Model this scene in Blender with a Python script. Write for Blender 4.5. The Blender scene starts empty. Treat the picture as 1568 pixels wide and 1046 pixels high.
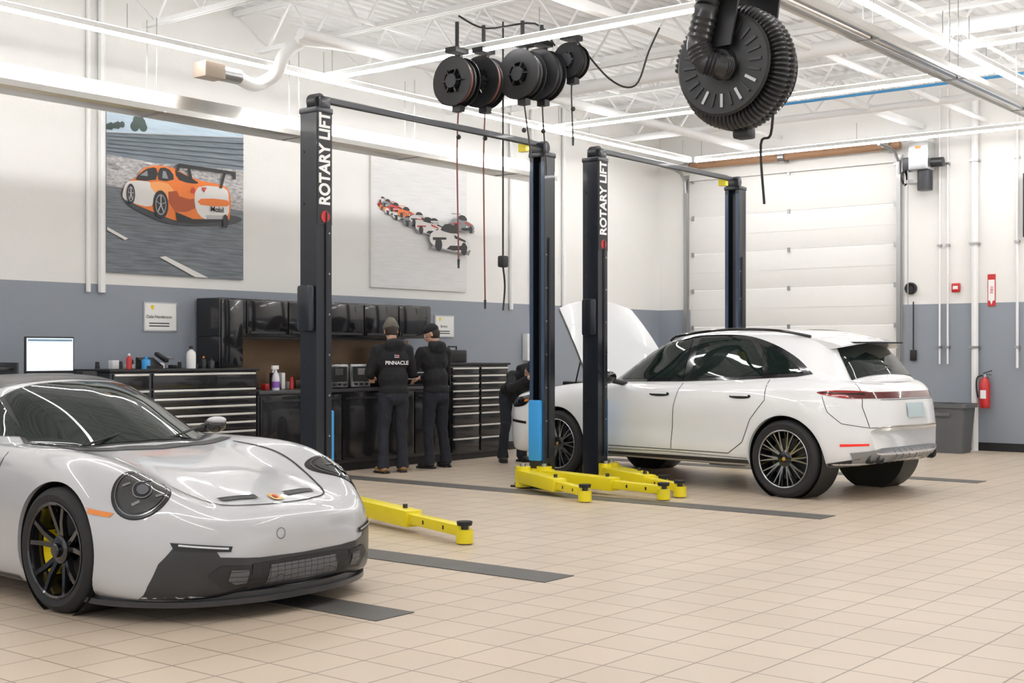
import bpy,bmesh,math,random
import numpy as np
from mathutils import Vector,Matrix,Euler
from mathutils.bvhtree import BVHTree
random.seed(4)
V=Vector
# ---------------------------------------------------------------- materials
def mat(name,col,rough=.5,metal=0.,coat=0.,spec=.5,em=0.,emc=None,var=.04,vs=6.,bump=0.,bs=60.,trans=0.,alpha=1.):
    m=bpy.data.materials.new(name);m.use_nodes=True
    nt=m.node_tree;b=nt.nodes['Principled BSDF']
    b.inputs['Roughness'].default_value=rough;b.inputs['Metallic'].default_value=metal
    b.inputs['Coat Weight'].default_value=coat;b.inputs['Coat Roughness'].default_value=.03
    b.inputs['Specular IOR Level'].default_value=spec
    b.inputs['Transmission Weight'].default_value=trans
    b.inputs['Alpha'].default_value=alpha
    tc=nt.nodes.new('ShaderNodeTexCoord');nz=nt.nodes.new('ShaderNodeTexNoise')
    nz.inputs['Scale'].default_value=vs;nz.inputs['Detail'].default_value=3
    nt.links.new(tc.outputs['Object'],nz.inputs['Vector'])
    mx=nt.nodes.new('ShaderNodeMix');mx.data_type='RGBA'
    mx.inputs[6].default_value=[x*(1-var) for x in col]+[1]
    mx.inputs[7].default_value=[min(1,x*(1+var)) for x in col]+[1]
    nt.links.new(nz.outputs['Fac'],mx.inputs[0]);nt.links.new(mx.outputs[2],b.inputs['Base Color'])
    if em>0:
        b.inputs['Emission Color'].default_value=list(emc or col)+[1];b.inputs['Emission Strength'].default_value=em
    if bump>0:
        n2=nt.nodes.new('ShaderNodeTexNoise');n2.inputs['Scale'].default_value=bs
        nt.links.new(tc.outputs['Object'],n2.inputs['Vector'])
        bp=nt.nodes.new('ShaderNodeBump');bp.inputs['Strength'].default_value=bump;bp.inputs['Distance'].default_value=.01
        nt.links.new(n2.outputs['Fac'],bp.inputs['Height']);nt.links.new(bp.outputs['Normal'],b.inputs['Normal'])
    return m
white=mat('white_enamel',(.84,.84,.83),.45)
ceilw=mat('ceiling_white',(.86,.86,.86),.6)
black=mat('black_plastic',(.012,.012,.013),.45)
blackg=mat('black_gloss',(.008,.008,.01),.12,coat=.6)
rubber=mat('rubber',(.018,.018,.019),.75,bump=.1)
chrome=mat('chrome',(.75,.75,.76),.15,metal=1)
alum=mat('aluminium',(.62,.63,.64),.3,metal=1)
rimal=mat('rim_dark_polished',(.42,.43,.45),.3,metal=1)
galv=mat('galvanised',(.42,.42,.42),.35,metal=1,bump=.1,bs=20)
darkst=mat('dark_steel',(.05,.052,.056),.4,metal=.6)
postm=mat('lift_post_black',(.010,.013,.020),.3,coat=.2)
postb=mat('lift_post_blue',(.035,.065,.12),.3,coat=.3)
blue=mat('lift_blue',(.04,.32,.72),.4)
yellow=mat('lift_yellow',(.80,.66,.01),.4,coat=.2)
yel2=mat('caliper_yellow',(.85,.65,.0),.35)
red=mat('red_paint',(.55,.02,.02),.35,coat=.3)
redhose=mat('red_hose',(.17,.05,.035),.5)
orange=mat('orange_lens',(.75,.22,.02),.25,coat=.5)
txtw=mat('text_white',(.9,.9,.9),.6)
paper=mat('paper',(.85,.85,.83),.6)
paintA=mat('paint_chalk',(.47,.475,.49),.3,coat=1.,var=.01)
paintB=mat('paint_white',(.78,.79,.80),.28,coat=1.,var=.01)
glass=mat('tinted_glass',(.010,.017,.015),.02,coat=0.,spec=.45,var=.3,vs=2.5)
gap=mat('panel_gap',(.02,.02,.02),.7)
grillm=mat('grille_black',(.02,.02,.021),.55)
carbon=mat('satin_black',(.022,.023,.026),.33,coat=.2)
silver=mat('silver_drawer_trim',(.80,.79,.75),.3,metal=.6)
cab=mat('cabinet_black',(.012,.012,.014),.22,coat=.4)
wood=mat('copper_backsplash',(.20,.13,.08),.3,metal=.6)
skin=mat('skin',(.55,.33,.23),.5,var=.08)
hood=mat('hoodie_black',(.012,.012,.014),.9,bump=.4,bs=250)
pants=mat('navy_trousers',(.016,.019,.028),.85,bump=.3,bs=200)
beanie=mat('beanie_grey',(.13,.12,.10),.95,bump=.6,bs=120)
hairm=mat('hair_dark',(.03,.02,.015),.7,bump=.5,bs=200)
boot=mat('boot_tan',(.33,.18,.08),.7)
bootb=mat('boot_black',(.02,.02,.02),.6)
led=mat('led_tube',(1,1,1),.5,em=34,emc=(1,.99,.985))
ledup=mat('led_uplight',(1,1,1),.5,em=9,emc=(1,.99,.97))
heat=mat('heater_reflector',(.70,.69,.66),.28,metal=.9)
# ---------------------------------------------------------------- mesh builder
class M:
    def __init__(s):s.v=[];s.f=[];s.k=[];s.mats=[]
    def add(s,vs,fs,m):
        if m not in s.mats:s.mats.append(m)
        k=s.mats.index(m);o=len(s.v)
        s.v+=[tuple(p) for p in vs]
        for f in fs:s.f.append(tuple(i+o for i in f));s.k.append(k)
        return s
    def box(s,c,d,m,rot=None,bev=0.):
        bm=bmesh.new();bmesh.ops.create_cube(bm,size=1)
        for v in bm.verts:v.co=V((v.co.x*d[0],v.co.y*d[1],v.co.z*d[2]))
        if bev>0:bmesh.ops.bevel(bm,geom=list(bm.edges),offset=min(bev,min(d)*.45),segments=2,affect='EDGES',profile=.6)
        R=(rot if isinstance(rot,Matrix) else Euler(rot).to_matrix()) if rot is not None else Matrix.Identity(3)
        bm.verts.index_update()
        vs=[R@v.co+V(c) for v in bm.verts];fs=[[v.index for v in f.verts] for f in bm.faces];bm.free()
        return s.add(vs,fs,m)
    def bx(s,x0,x1,y0,y1,z0,z1,m,bev=0.):
        return s.box(((x0+x1)/2,(y0+y1)/2,(z0+z1)/2),(abs(x1-x0),abs(y1-y0),abs(z1-z0)),m,bev=bev)
    def beam(s,p,q,w,h,m,bev=0.):
        p=V(p);q=V(q);d=q-p
        R=d.to_track_quat('Y','Z').to_matrix()
        return s.box((p+q)/2,(w,d.length,h),m,rot=R,bev=bev)
    def cyl(s,p,q,r,r2,m,n=16,caps=True):
        p=V(p);q=V(q);d=(q-p);R=d.to_track_quat('Z','Y').to_matrix()
        vs=[];
        for b,(o,rr) in enumerate(((p,r),(q,r2))):
            for i in range(n):
                a=2*math.pi*i/n;vs.append(o+R@V((math.cos(a)*rr,math.sin(a)*rr,0)))
        fs=[(i,(i+1)%n,n+(i+1)%n,n+i) for i in range(n)]
        if caps:fs+=[tuple(range(n))[::-1],tuple(range(n,2*n))]
        return s.add(vs,fs,m)
    def tube(s,pts,r,m,n=8,smooth=0):
        P=[V(p) for p in pts]
        if smooth:
            Q=[];L=len(P)
            for i in range(L-1):
                a=P[max(i-1,0)];b=P[i];c=P[i+1];d=P[min(i+2,L-1)]
                for k in range(smooth):
                    t=k/smooth;Q.append(.5*((2*b)+(c-a)*t+(2*a-5*b+4*c-d)*t*t+(3*b-a-3*c+d)*t**3))
            Q.append(P[-1]);P=Q
        vs=[];N=len(P);up=None
        for i,p in enumerate(P):
            t=(P[min(i+1,N-1)]-P[max(i-1,0)]).normalized()
            if up is None:
                up=t.orthogonal().normalized()
            up=(up-t*up.dot(t)).normalized();sd=t.cross(up)
            rr=r[i] if isinstance(r,(list,tuple)) else r
            for k in range(n):
                a=2*math.pi*k/n;vs.append(p+up*math.cos(a)*rr+sd*math.sin(a)*rr)
        fs=[(i*n+k,i*n+(k+1)%n,(i+1)*n+(k+1)%n,(i+1)*n+k) for i in range(N-1) for k in range(n)]
        fs+=[tuple(range(n))[::-1],tuple(range((N-1)*n,N*n))]
        return s.add(vs,fs,m)
    def lathe(s,prof,o,axis,m,n=32,closed=False):
        o=V(o);R=V(axis).to_track_quat('Z','Y').to_matrix();vs=[]
        for r,h in prof:
            for i in range(n):
                a=2*math.pi*i/n;vs.append(o+R@V((math.cos(a)*r,math.sin(a)*r,h)))
        K=len(prof);fs=[]
        for j in range(K if closed else K-1):
            j2=(j+1)%K
            for i in range(n):fs.append((j*n+i,j*n+(i+1)%n,j2*n+(i+1)%n,j2*n+i))
        return s.add(vs,fs,m)
    def prism(s,poly,o,ax,ay,d,m):
        o=V(o);ax=V(ax);ay=V(ay);nn=ax.cross(ay).normalized();n=len(poly)
        a=[o+ax*p[0]+ay*p[1] for p in poly]
        if d==0:return s.add(a,[tuple(range(n))],m)
        b=[p+nn*d for p in a]
        return s.add(a+b,[tuple(range(n))[::-1],tuple(range(n,2*n))]+[(i,(i+1)%n,n+(i+1)%n,n+i) for i in range(n)],m)
    def ball(s,c,r,m,nu=16,nv=10,rot=None):
        if not isinstance(r,(tuple,list)):r=(r,r,r)
        R=Euler(rot).to_matrix() if rot else Matrix.Identity(3)
        vs=[];
        for j in range(1,nv):
            p=math.pi*j/nv
            for i in range(nu):
                a=2*math.pi*i/nu;vs.append(V(c)+R@V((r[0]*math.sin(p)*math.cos(a),r[1]*math.sin(p)*math.sin(a),r[2]*math.cos(p))))
        t=len(vs);vs+=[V(c)+R@V((0,0,r[2])),V(c)+R@V((0,0,-r[2]))]
        fs=[(j*nu+i,(j+1)*nu+i,(j+1)*nu+(i+1)%nu,j*nu+(i+1)%nu) for j in range(nv-2) for i in range(nu)]
        fs+=[(t,i,(i+1)%nu) for i in range(nu)]+[(t+1,(nv-2)*nu+(i+1)%nu,(nv-2)*nu+i) for i in range(nu)]
        return s.add(vs,fs,m)
    def cap(s,p,q,r1,r2,m):
        s.cyl(p,q,r1,r2,m,14);s.ball(p,r1,m,14,8);s.ball(q,r2,m,14,8);return s
    def obj(s,name,parent=None,loc=(0,0,0),rotz=0.,ang=38,recalc=True,flat=False):
        me=bpy.data.meshes.new(name);me.from_pydata(s.v,[],s.f)
        for m in s.mats:me.materials.append(m)
        me.polygons.foreach_set('material_index',s.k)
        if recalc:
            bm=bmesh.new();bm.from_mesh(me);bmesh.ops.recalc_face_normals(bm,faces=bm.faces);bm.to_mesh(me);bm.free()
        if not flat:
            me.polygons.foreach_set('use_smooth',[True]*len(me.polygons));me.set_sharp_from_angle(angle=math.radians(ang))
        me.update()
        o=bpy.data.objects.new(name,me);bpy.context.scene.collection.objects.link(o)
        o.location=loc;o.rotation_euler=(0,0,rotz)
        if parent:o.parent=parent
        return o
def empty(name,loc=(0,0,0),rotz=0.):
    e=bpy.data.objects.new(name,None);bpy.context.scene.collection.objects.link(e)
    e.location=loc;e.rotation_euler=(0,0,rotz);e.empty_display_size=.2;return e
def text(st,size,loc,rot,m,parent=None,name='lettering',align='CENTER',bold=.0,sx=1.):
    c=bpy.data.curves.new(name,'FONT');c.body=st;c.size=size;c.extrude=.0008;c.offset=bold;c.align_x=align;c.align_y='CENTER'
    t=bpy.data.objects.new(name+'_c',c);bpy.context.scene.collection.objects.link(t)
    bpy.context.view_layer.update()
    me=bpy.data.meshes.new_from_object(t.evaluated_get(bpy.context.evaluated_depsgraph_get()))
    bpy.data.objects.remove(t);me.materials.clear();me.materials.append(m)
    o=bpy.data.objects.new(name,me);bpy.context.scene.collection.objects.link(o)
    o.location=loc;o.rotation_euler=rot;o.scale=(sx,1,1)
    if parent:o.parent=parent
    return o
# ---------------------------------------------------------------- car tools
def interp(t,Y,q):
    t=np.array(t,float);h=np.diff(t);sh=(len(h),)+(1,)*(Y.ndim-1);H=h.reshape(sh);d=np.diff(Y,axis=0)/H
    m=np.zeros_like(Y);m[0]=d[0];m[-1]=d[-1]
    m[1:-1]=(H[1:]*d[:-1]+H[:-1]*d[1:])/(H[1:]+H[:-1])
    lim=2.2*np.minimum(np.abs(d[:-1]),np.abs(d[1:]))+.25*np.maximum(np.abs(d[:-1]),np.abs(d[1:]))
    m[1:-1]=np.clip(m[1:-1],-lim,lim)
    out=[]
    for x in q:
        k=min(max(int(np.searchsorted(t,x,side='right'))-1,0),len(h)-1);u=(x-t[k])/h[k]
        out.append((2*u**3-3*u**2+1)*Y[k]+(u**3-2*u**2+u)*h[k]*m[k]+(-2*u**3+3*u**2)*Y[k+1]+(u**3-u**2)*h[k]*m[k+1])
    return np.array(out)
def loft(mb,rings,m,nu=90,nv=44):
    C=np.array([[(x,r[0]+r[1]*(abs(x)/r[2])**r[3],z) for x,z in r[4]] for r in rings])
    du=np.linalg.norm(np.diff(C,axis=0),axis=2).mean(axis=1);t=np.concatenate([[0],np.cumsum(du)])
    S=interp(t,C,np.linspace(0,t[-1],nu))
    dv=np.linalg.norm(np.diff(C,axis=1),axis=2).mean(axis=0);tv=np.concatenate([[0],np.cumsum(dv)])
    T=interp(tv,S.transpose(1,0,2),np.linspace(0,tv[-1],nv))
    T=T.transpose(1,0,2)
    for _ in range(6):
        T[1:-1]+=.25*(T[:-2]+T[2:]-2*T[1:-1])
        if _<3:T[:,1:-1]+=.25*(T[:,:-2]+T[:,2:]-2*T[:,1:-1])
    vs=[];n=2*nv-2
    for i in range(nu):
        row=[tuple(p) for p in T[i]];row[0]=(0,row[0][1],row[0][2]);row[-1]=(0,row[-1][1],row[-1][2])
        vs+=row+[(-p[0],p[1],p[2]) for p in row[-2:0:-1]]
    fs=[(i*n+k,i*n+(k+1)%n,(i+1)*n+(k+1)%n,(i+1)*n+k) for i in range(nu-1) for k in range(n)]
    fs+=[tuple(range(n)),tuple(range((nu-1)*n,nu*n))[::-1]]
    mb.add(vs,fs,m)
def boolcut(o,cut):
    md=o.modifiers.new('b','BOOLEAN');md.object=cut;md.operation='DIFFERENCE';md.solver='EXACT'
    bpy.context.view_layer.update()
    me=bpy.data.meshes.new_from_object(o.evaluated_get(bpy.context.evaluated_depsgraph_get()))
    o.modifiers.clear();o.data=me;bpy.data.objects.remove(cut)
    me.polygons.foreach_set('use_smooth',[True]*len(me.polygons));me.set_sharp_from_angle(angle=math.radians(40))
def bvh_of(objs):
    vs=[];fs=[]
    for o in objs:
        k=len(vs);vs+=[v.co.copy() for v in o.data.vertices];fs+=[[i+k for i in p.vertices] for p in o.data.polygons]
    return BVHTree.FromPolygons(vs,fs)
def crv(pts,n=6,closed=True):
    P=[V((p[0],p[1],0)) for p in pts];L=len(P);out=[]
    for i in range(L if closed else L-1):
        g=(lambda k:P[k%L]) if closed else (lambda k:P[min(max(k,0),L-1)])
        a,b,c,d=g(i-1),g(i),g(i+1),g(i+2)
        for k in range(n):
            t=k/n;q=.5*((2*b)+(c-a)*t+(2*a-5*b+4*c-d)*t*t+(3*b-a-3*c+d)*t**3);out.append((q.x,q.y))
    if not closed:out.append((P[-1].x,P[-1].y))
    return out
class Proj:
    def __init__(s,bvh,o,ax,ay):
        s.b=bvh;s.o=V(o);s.ax=V(ax).normalized();s.ay=V(ay).normalized();s.n=s.ax.cross(s.ay).normalized()
    def hit(s,u,v):
        p=s.o+s.ax*u+s.ay*v
        h=s.b.ray_cast(p+s.n*3,-s.n,6)
        if h[0] is None:
            h=s.b.find_nearest(p+s.n*.3)
        n=h[1]
        if n.dot(s.n)<0:n=-n
        return h[0],n
    def patch(s,mb,poly,m,off=.003,step=.03):
        bm=bmesh.new();f=bm.faces.new([bm.verts.new((p[0],p[1],0)) for p in poly])
        xs=[p[0] for p in poly];ys=[p[1] for p in poly]
        for k,(lo,hi) in enumerate(((min(xs),max(xs)),(min(ys),max(ys)))):
            n=int((hi-lo)/step)
            for i in range(1,n+1):
                c=lo+(hi-lo)*i/(n+1)
                co=(c,0,0) if k==0 else (0,c,0);no=(1,0,0) if k==0 else (0,1,0)
                bmesh.ops.bisect_plane(bm,geom=bm.verts[:]+bm.edges[:]+bm.faces[:],dist=1e-6,plane_co=co,plane_no=no)
        bmesh.ops.triangulate(bm,faces=[f for f in bm.faces if len(f.verts)>4])
        bm.verts.index_update();vs=[]
        for v in bm.verts:
            p,n=s.hit(v.co.x,v.co.y);vs.append(p+n*off*.5+s.n*off*.6)
        mb.add(vs,[[v.index for v in f.verts] for f in bm.faces],m);bm.free()
    def line(s,mb,pts,w,m,off=.002,step=.03):
        Q=[]
        for i in range(len(pts)-1):
            a=V(pts[i]);b=V(pts[i+1]);n=max(1,int((b-a).length/step))
            for k in range(n):Q.append(a.lerp(b,k/n))
        Q.append(V(pts[-1]))
        H=[s.hit(q.x,q.y) for q in Q];vs=[]
        for i,(p,n) in enumerate(H):
            t=(H[min(i+1,len(H)-1)][0]-H[max(i-1,0)][0]).normalized();sd=t.cross(n).normalized()*w/2
            vs+=[p+n*off+sd,p+n*off-sd]
        mb.add(vs,[(2*i,2*i+1,2*i+3,2*i+2) for i in range(len(H)-1)],m)
gold=mat('badge_gold',(.7,.45,.12),.3,metal=.7)
def wheel(parent,name,c,sg,R,w,rr,style,rimm,cal):
    mb=M();A=(sg,0,0)
    mb.lathe([(rr,-w/2),(rr+.02,-w/2-.004),(R-.04,-w/2-.008),(R-.012,-w/2+.012),(R,-w/2+.035),(R,-w*.17),(R-.006,-w*.165),(R-.006,-w*.14),(R,-w*.135),(R,w*.135),(R-.006,w*.14),(R-.006,w*.165),(R,w*.17),(R,w/2-.035),(R-.012,w/2-.012),(R-.04,w/2+.008),(rr+.02,w/2+.004),(rr,w/2-.004)],c,A,rubber,56,True)
    mb.lathe([(rr+.003,w/2+.002),(rr-.004,w/2+.005),(rr-.014,w/2-.002),(rr-.02,w/2-.03),(rr-.04,w/2-.1),(rr-.04,-w/2+.01)],c,A,rimm,56)
    mb.lathe([(rr-.03,-w/2+.03),(.02,-w/2+.03)],c,A,black,40)
    h0=w/2-.115
    mb.lathe([(.07,h0),(rr-.075,h0),(rr-.075,h0-.03),(.07,h0-.03)],c,A,darkst,48)
    C=V(c);ex=V((sg,0,0));
    def P(a,r,h):return C+ex*h+V((0,math.cos(a)*r,math.sin(a)*r))
    for a,sp in ([(math.radians(-12),.62)] if style=='gt' else [(math.radians(20),.35)]):
        vs=[];K=8
        for i in range(K+1):
            aa=a-sp+2*sp*i/K
            for r,h in ((rr-.14,h0+.045),(rr-.046,h0+.045),(rr-.046,h0-.04),(rr-.14,h0-.04)):vs.append(P(aa,r,h))
        fs=[(4*i+k,4*i+(k+1)%4,4*i+4+(k+1)%4,4*i+4+k) for i in range(K) for k in range(4)]+[(0,1,2,3),(4*K,4*K+1,4*K+2,4*K+3)]
        mb.add(vs,fs,cal)
    def spoke(a,b,wa,wb,ra,rb,ha,hb,t=.022,mm=rimm):
        pa=[P(a-wa/ra/2,ra,ha),P(a+wa/ra/2,ra,ha),P(a+wa/ra/2,ra,ha-t*1.6),P(a-wa/ra/2,ra,ha-t*1.6)]
        md=(a+b)/2;rm=(ra+rb)/2;wm=(wa+wb)/2;hm=(ha+hb)/2+.004
        pm=[P(md-wm/rm/2,rm,hm),P(md+wm/rm/2,rm,hm),P(md+wm/rm/2,rm,hm-t*1.3),P(md-wm/rm/2,rm,hm-t*1.3)]
        pb=[P(b-wb/rb/2,rb,hb),P(b+wb/rb/2,rb,hb),P(b+wb/rb/2,rb,hb-t),P(b-wb/rb/2,rb,hb-t)]
        mb.add(pa+pm+pb,[(k+4*j,(k+1)%4+4*j,(k+1)%4+4*j+4,k+4*j+4) for j in range(2) for k in range(4)]+[(0,1,2,3),(8,9,10,11)],mm)
    if style=='gt':
        for i in range(5):
            a=2*math.pi*i/5+.35
            spoke(a-.12,a-.26,.03,.024,.06,rr-.01,w/2-.045,w/2-.006)
            spoke(a+.12,a+.26,.03,.024,.06,rr-.01,w/2-.045,w/2-.006)
        mb.lathe([(.075,w/2-.06),(.075,w/2-.035),(.06,w/2-.028),(.042,w/2-.026),(.038,w/2-.005),(.03,w/2),(0.001,w/2)],c,A,rimm,24)
    else:
        for i in range(10):
            a=2*math.pi*i/10
            spoke(a-.05,a-.02-.1,.017,.011,.07,rr-.01,w/2-.03,w/2-.006,.02,rimal)
            spoke(a+.05,a+.02+.1,.017,.011,.07,rr-.01,w/2-.03,w/2-.006,.02,rimal)
            spoke(a+.13,a+.30-.03,.012,.010,.12,rr-.01,w/2-.03,w/2-.006,.02,blackg)
        mb.lathe([(rr+.002,w/2+.004),(rr-.004,w/2+.007),(rr-.011,w/2+.001)],c,A,rimal,56)
        mb.lathe([(.085,w/2-.06),(.085,w/2-.032),(.06,w/2-.022),(.04,w/2-.018),(.001,w/2-.016)],c,A,blackg,24)
        mb.lathe([(.020,w/2-.018),(.018,w/2-.012),(.001,w/2-.011)],c,A,gold,20)
    mb.obj(name,parent,ang=30)
# ================================================================ ROOM
XB=19.0;YA=11.9;ZC=5.4
def wallmat(name):
    m=mat(name,(.80,.79,.765),.5,bump=.12,bs=35,var=.015)
    nt=m.node_tree;b=nt.nodes['Principled BSDF'];old=b.inputs['Base Color'].links[0].from_socket
    tc=nt.nodes['Texture Coordinate'];sp=nt.nodes.new('ShaderNodeSeparateXYZ');nt.links.new(tc.outputs['Object'],sp.inputs[0])
    gt=nt.nodes.new('ShaderNodeMath');gt.operation='GREATER_THAN';gt.inputs[1].default_value=2.14;nt.links.new(sp.outputs['Z'],gt.inputs[0])
    mx=nt.nodes.new('ShaderNodeMix');mx.data_type='RGBA';mx.inputs[6].default_value=(.27,.30,.345,1)
    nt.links.new(gt.outputs[0],mx.inputs[0]);nt.links.new(old,mx.inputs[7]);nt.links.new(mx.outputs[2],b.inputs['Base Color'])
    return m
wm=wallmat('two_tone_wall_paint')
fm=bpy.data.materials.new('quarry_tile');fm.use_nodes=True;nt=fm.node_tree;b=nt.nodes['Principled BSDF']
tc=nt.nodes.new('ShaderNodeTexCoord');br=nt.nodes.new('ShaderNodeTexBrick');br.offset=0;br.squash=1
br.inputs['Scale'].default_value=1;br.inputs['Brick Width'].default_value=.305;br.inputs['Row Height'].default_value=.305
br.inputs['Mortar Size'].default_value=.005;br.inputs['Mortar Smooth'].default_value=.2
br.inputs['Color1'].default_value=(.585,.485,.38,1);br.inputs['Color2'].default_value=(.545,.45,.35,1);br.inputs['Mortar'].default_value=(.22,.17,.125,1)
nt.links.new(tc.outputs['Object'],br.inputs['Vector'])
nz=nt.nodes.new('ShaderNodeTexNoise');nz.inputs['Scale'].default_value=.6;nz.inputs['Detail'].default_value=6;nt.links.new(tc.outputs['Object'],nz.inputs['Vector'])
rp=nt.nodes.new('ShaderNodeMapRange');rp.inputs[3].default_value=.88;rp.inputs[4].default_value=1.1;nt.links.new(nz.outputs['Fac'],rp.inputs[0])
mu=nt.nodes.new('ShaderNodeMix');mu.data_type='RGBA';mu.blend_type='MULTIPLY';mu.inputs[0].default_value=1
nt.links.new(br.outputs['Color'],mu.inputs[6]);nt.links.new(rp.outputs[0],mu.inputs[7]);nt.links.new(mu.outputs[2],b.inputs['Base Color'])
b.inputs['Roughness'].default_value=.36
bp=nt.nodes.new('ShaderNodeBump');bp.inputs['Strength'].default_value=.3;bp.inputs['Distance'].default_value=.003;bp.invert=True
nt.links.new(br.outputs['Fac'],bp.inputs['Height']);nt.links.new(bp.outputs['Normal'],b.inputs['Normal'])
M().bx(-4,XB,-6,YA,-.2,0,fm).obj('floor')
M().bx(-4,XB+.25,YA,YA+.25,0,ZC+.15,wm).obj('wall_back')
DY0,DY1,DZ=7.67,11.32,4.3
WY0,WY1,WZ0,WZ1=1.9,2.9,.9,2.5
mb=M()
for a in ((-6,WY0,0,ZC+.15),(WY0,WY1,0,WZ0),(WY0,WY1,WZ1,ZC+.15),(WY1,DY0,0,ZC+.15),(DY1,YA,0,ZC+.15),(DY0,DY1,DZ,ZC+.15)):mb.bx(XB,XB+.25,a[0],a[1],a[2],a[3],wm)
mb.obj('wall_right')
g=empty('window_1',(XB+.1,(WY0+WY1)/2,(WZ0+WZ1)/2));mb=M()
for yy in (-.5,0,.5):mb.box((0,yy,0),(.06,.04,1.6),alum)
for zz in (-.79,.79):mb.box((0,0,zz),(.06,1.0,.04),alum)
mb.obj('frame',g)
strip=mat('trench_cover_grey',(.085,.08,.075),.5,bump=.3,bs=80,var=.2)
mb=M()
for x0,x1,ya,yb in ((4.93,5.23,4.84,10.9),(6.41,6.72,4.84,10.9),(10.3,10.6,4.84,10.9),(14.2,14.5,4.84,10.9)):
    mb.bx(x0,x1,ya,yb,0,.004,strip)
mb.obj('trim_floor_strips')
mb=M();mb.bx(XB-.015,XB,-6,DY0-.1,0,.12,black);mb.obj('baseboard_right')
mb=M();mb.bx(-4,XB,YA-.015,YA,0,.12,black);mb.obj('baseboard_back')
doorm=mat('door_white',(.80,.79,.765),.45,bump=.06,bs=30,var=.01)
mb=M()
for i in range(7):
    z=i*.6145;mb.bx(XB+.06,XB+.11,DY0,DY1,z+.003,z+.611,doorm,bev=.006)
    for k in (2,):mb.bx(XB+.056,XB+.062,DY0+.05,DY1-.05,z+k*.15-.004,z+k*.15+.004,doorm)
    for yy in (DY0+.06,(DY0+DY1)/2,DY1-.06):mb.bx(XB+.03,XB+.06,yy-.02,yy+.02,z+.57,z+.64,galv)
mb.bx(XB+.055,XB+.1,DY0,DY1,0,.03,black)
g=empty('door_1');mb.obj('panels',g)
mb=M()
for yy in (DY0-.03,DY1+.03):
    mb.bx(XB-.06,XB-.02,yy-.03,yy+.03,0,4.1,galv);mb.bx(XB-.02,XB+.0,yy-.05,yy+.05,0,4.4,galv)
    mb.tube([(XB-.04,yy,4.1),(XB-.06,yy,4.3),(XB-.2,yy,4.42),(XB-.4,yy,4.46),(XB-.8,yy,4.47)],.025,galv)
brown=mat('torsion_shaft_brown',(.36,.20,.11),.5)
mb.cyl((XB-.16,DY0-.1,4.52),(XB-.16,DY1+.1,4.52),.055,.055,brown)
for yy in (DY0+.1,9.5,DY1-.1):mb.cyl((XB-.16,yy-.05,4.52),(XB-.16,yy+.05,4.52),.09,.09,galv);mb.bx(XB-.14,XB,yy-.03,yy+.03,4.44,4.6,galv)
mb.obj('track_and_shaft',g)
g=empty('door_opener',(XB-.27,7.2,4.3))
mb=M();mb.box((0,0,0),(.3,.3,.42),alum,bev=.03);mb.cyl((0,-.05,-.21),(0,-.05,-.5),.11,.11,darkst);mb.box((.02,.2,-.1),(.2,.14,.2),darkst,bev=.02);mb.box((.1,0,.1),(.24,.2,.5),white);mb.lathe([(.1,0),(.12,.02),(.1,.04)],(-.05,.22,-.3),(0,1,0),black);mb.box((-.155,0,.12),(.01,.08,.04),orange)
mb.cyl((0,-.1,-.1),(0,-.32,-.1),.07,.07,darkst);mb.box((.1,.1,-.35),(.2,.3,.05),galv)
mb.obj('housing',g)
mb=M()
for dy in (-.03,.03):mb.tube([(-.1,.2+dy,-.2),(-.1,.2+dy,-3.1)],.006,galv,5)
mb.obj('chain',g)
# ceiling deck corrugated
mb=M();P=[];y=-6;
while y<YA:P+=[(y,ZC),(y+.07,ZC),(y+.09,ZC+.05),(y+.14,ZC+.05)];y+=.16
P=[p for p in P if p[0]<=YA]+[(YA,ZC)]
vs=[(-4,p[0],p[1]) for p in P]+[(XB,p[0],p[1]) for p in P];n=len(P)
mb.add(vs,[(i,i+1,n+i+1,n+i) for i in range(n-1)],ceilw);mb.bx(-4,XB,-6,YA,ZC+.06,ZC+.15,ceilw);mb.obj('ceiling',flat=True)
mb=M();x=2.2
while x<18.9:
    zt,zb=ZC-.04,ZC-.58
    for dx in (-.025,.025):
        mb.bx(x+dx-.012,x+dx+.012,-5.8,YA-.01,zt-.06,zt,ceilw);mb.bx(x+dx-.012,x+dx+.012,-5.4,YA-.4,zb,zb+.05,ceilw)
    y=-5.4;k=0
    while y<YA-.8:
        mb.beam((x,y,zb+.03),(x,y+.38,zt-.03),.024,.024,ceilw);mb.beam((x,y+.38,zt-.03),(x,y+.76,zb+.03),.024,.024,ceilw);y+=.76
    mb.beam((x,y,zb+.03),(x,YA-.02,zt-.03),.024,.024,ceilw)
    x+=1.52
for gy in (7.3,1.0):
    mb.bx(-3.9,XB-.02,gy-.05,gy+.05,ZC-.66,ZC-.58,ceilw)
for gy in (9.6,4.9,2.6):mb.beam((-3.9,gy,ZC-.55),(XB-.02,gy,ZC-.55),.03,.03,ceilw);mb.beam((-3.9,gy+.3,ZC-.1),(XB-.02,gy+.3,ZC-.1),.03,.03,ceilw)
mb.obj('ceiling_trusses')
mb=M()
mb.tube([(-3,10.2,5.0),(7.9,10.2,5.0)],.1,ceilw,14)
mb.tube([(9.0,9.9,4.66),(18.8,9.9,4.66)],.06,ceilw,12)
mb.tube([(-3,6.3,4.75),(18.9,6.3,4.75)],.035,ceilw,10)
bluep=mat('blue_pipe',(.05,.25,.5),.5)
mb.tube([(15.6,9.0,4.68),(15.6,4,4.68)],.018,bluep,8)
mb.tube([(13.2,11.6,4.7),(13.2,2,4.75)],.08,ceilw,14)
mb.tube([(17.0,11.7,4.75),(17.0,2,4.75)],.05,ceilw,14)
mb.obj('ceiling_pipes')
LZ=4.5
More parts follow.
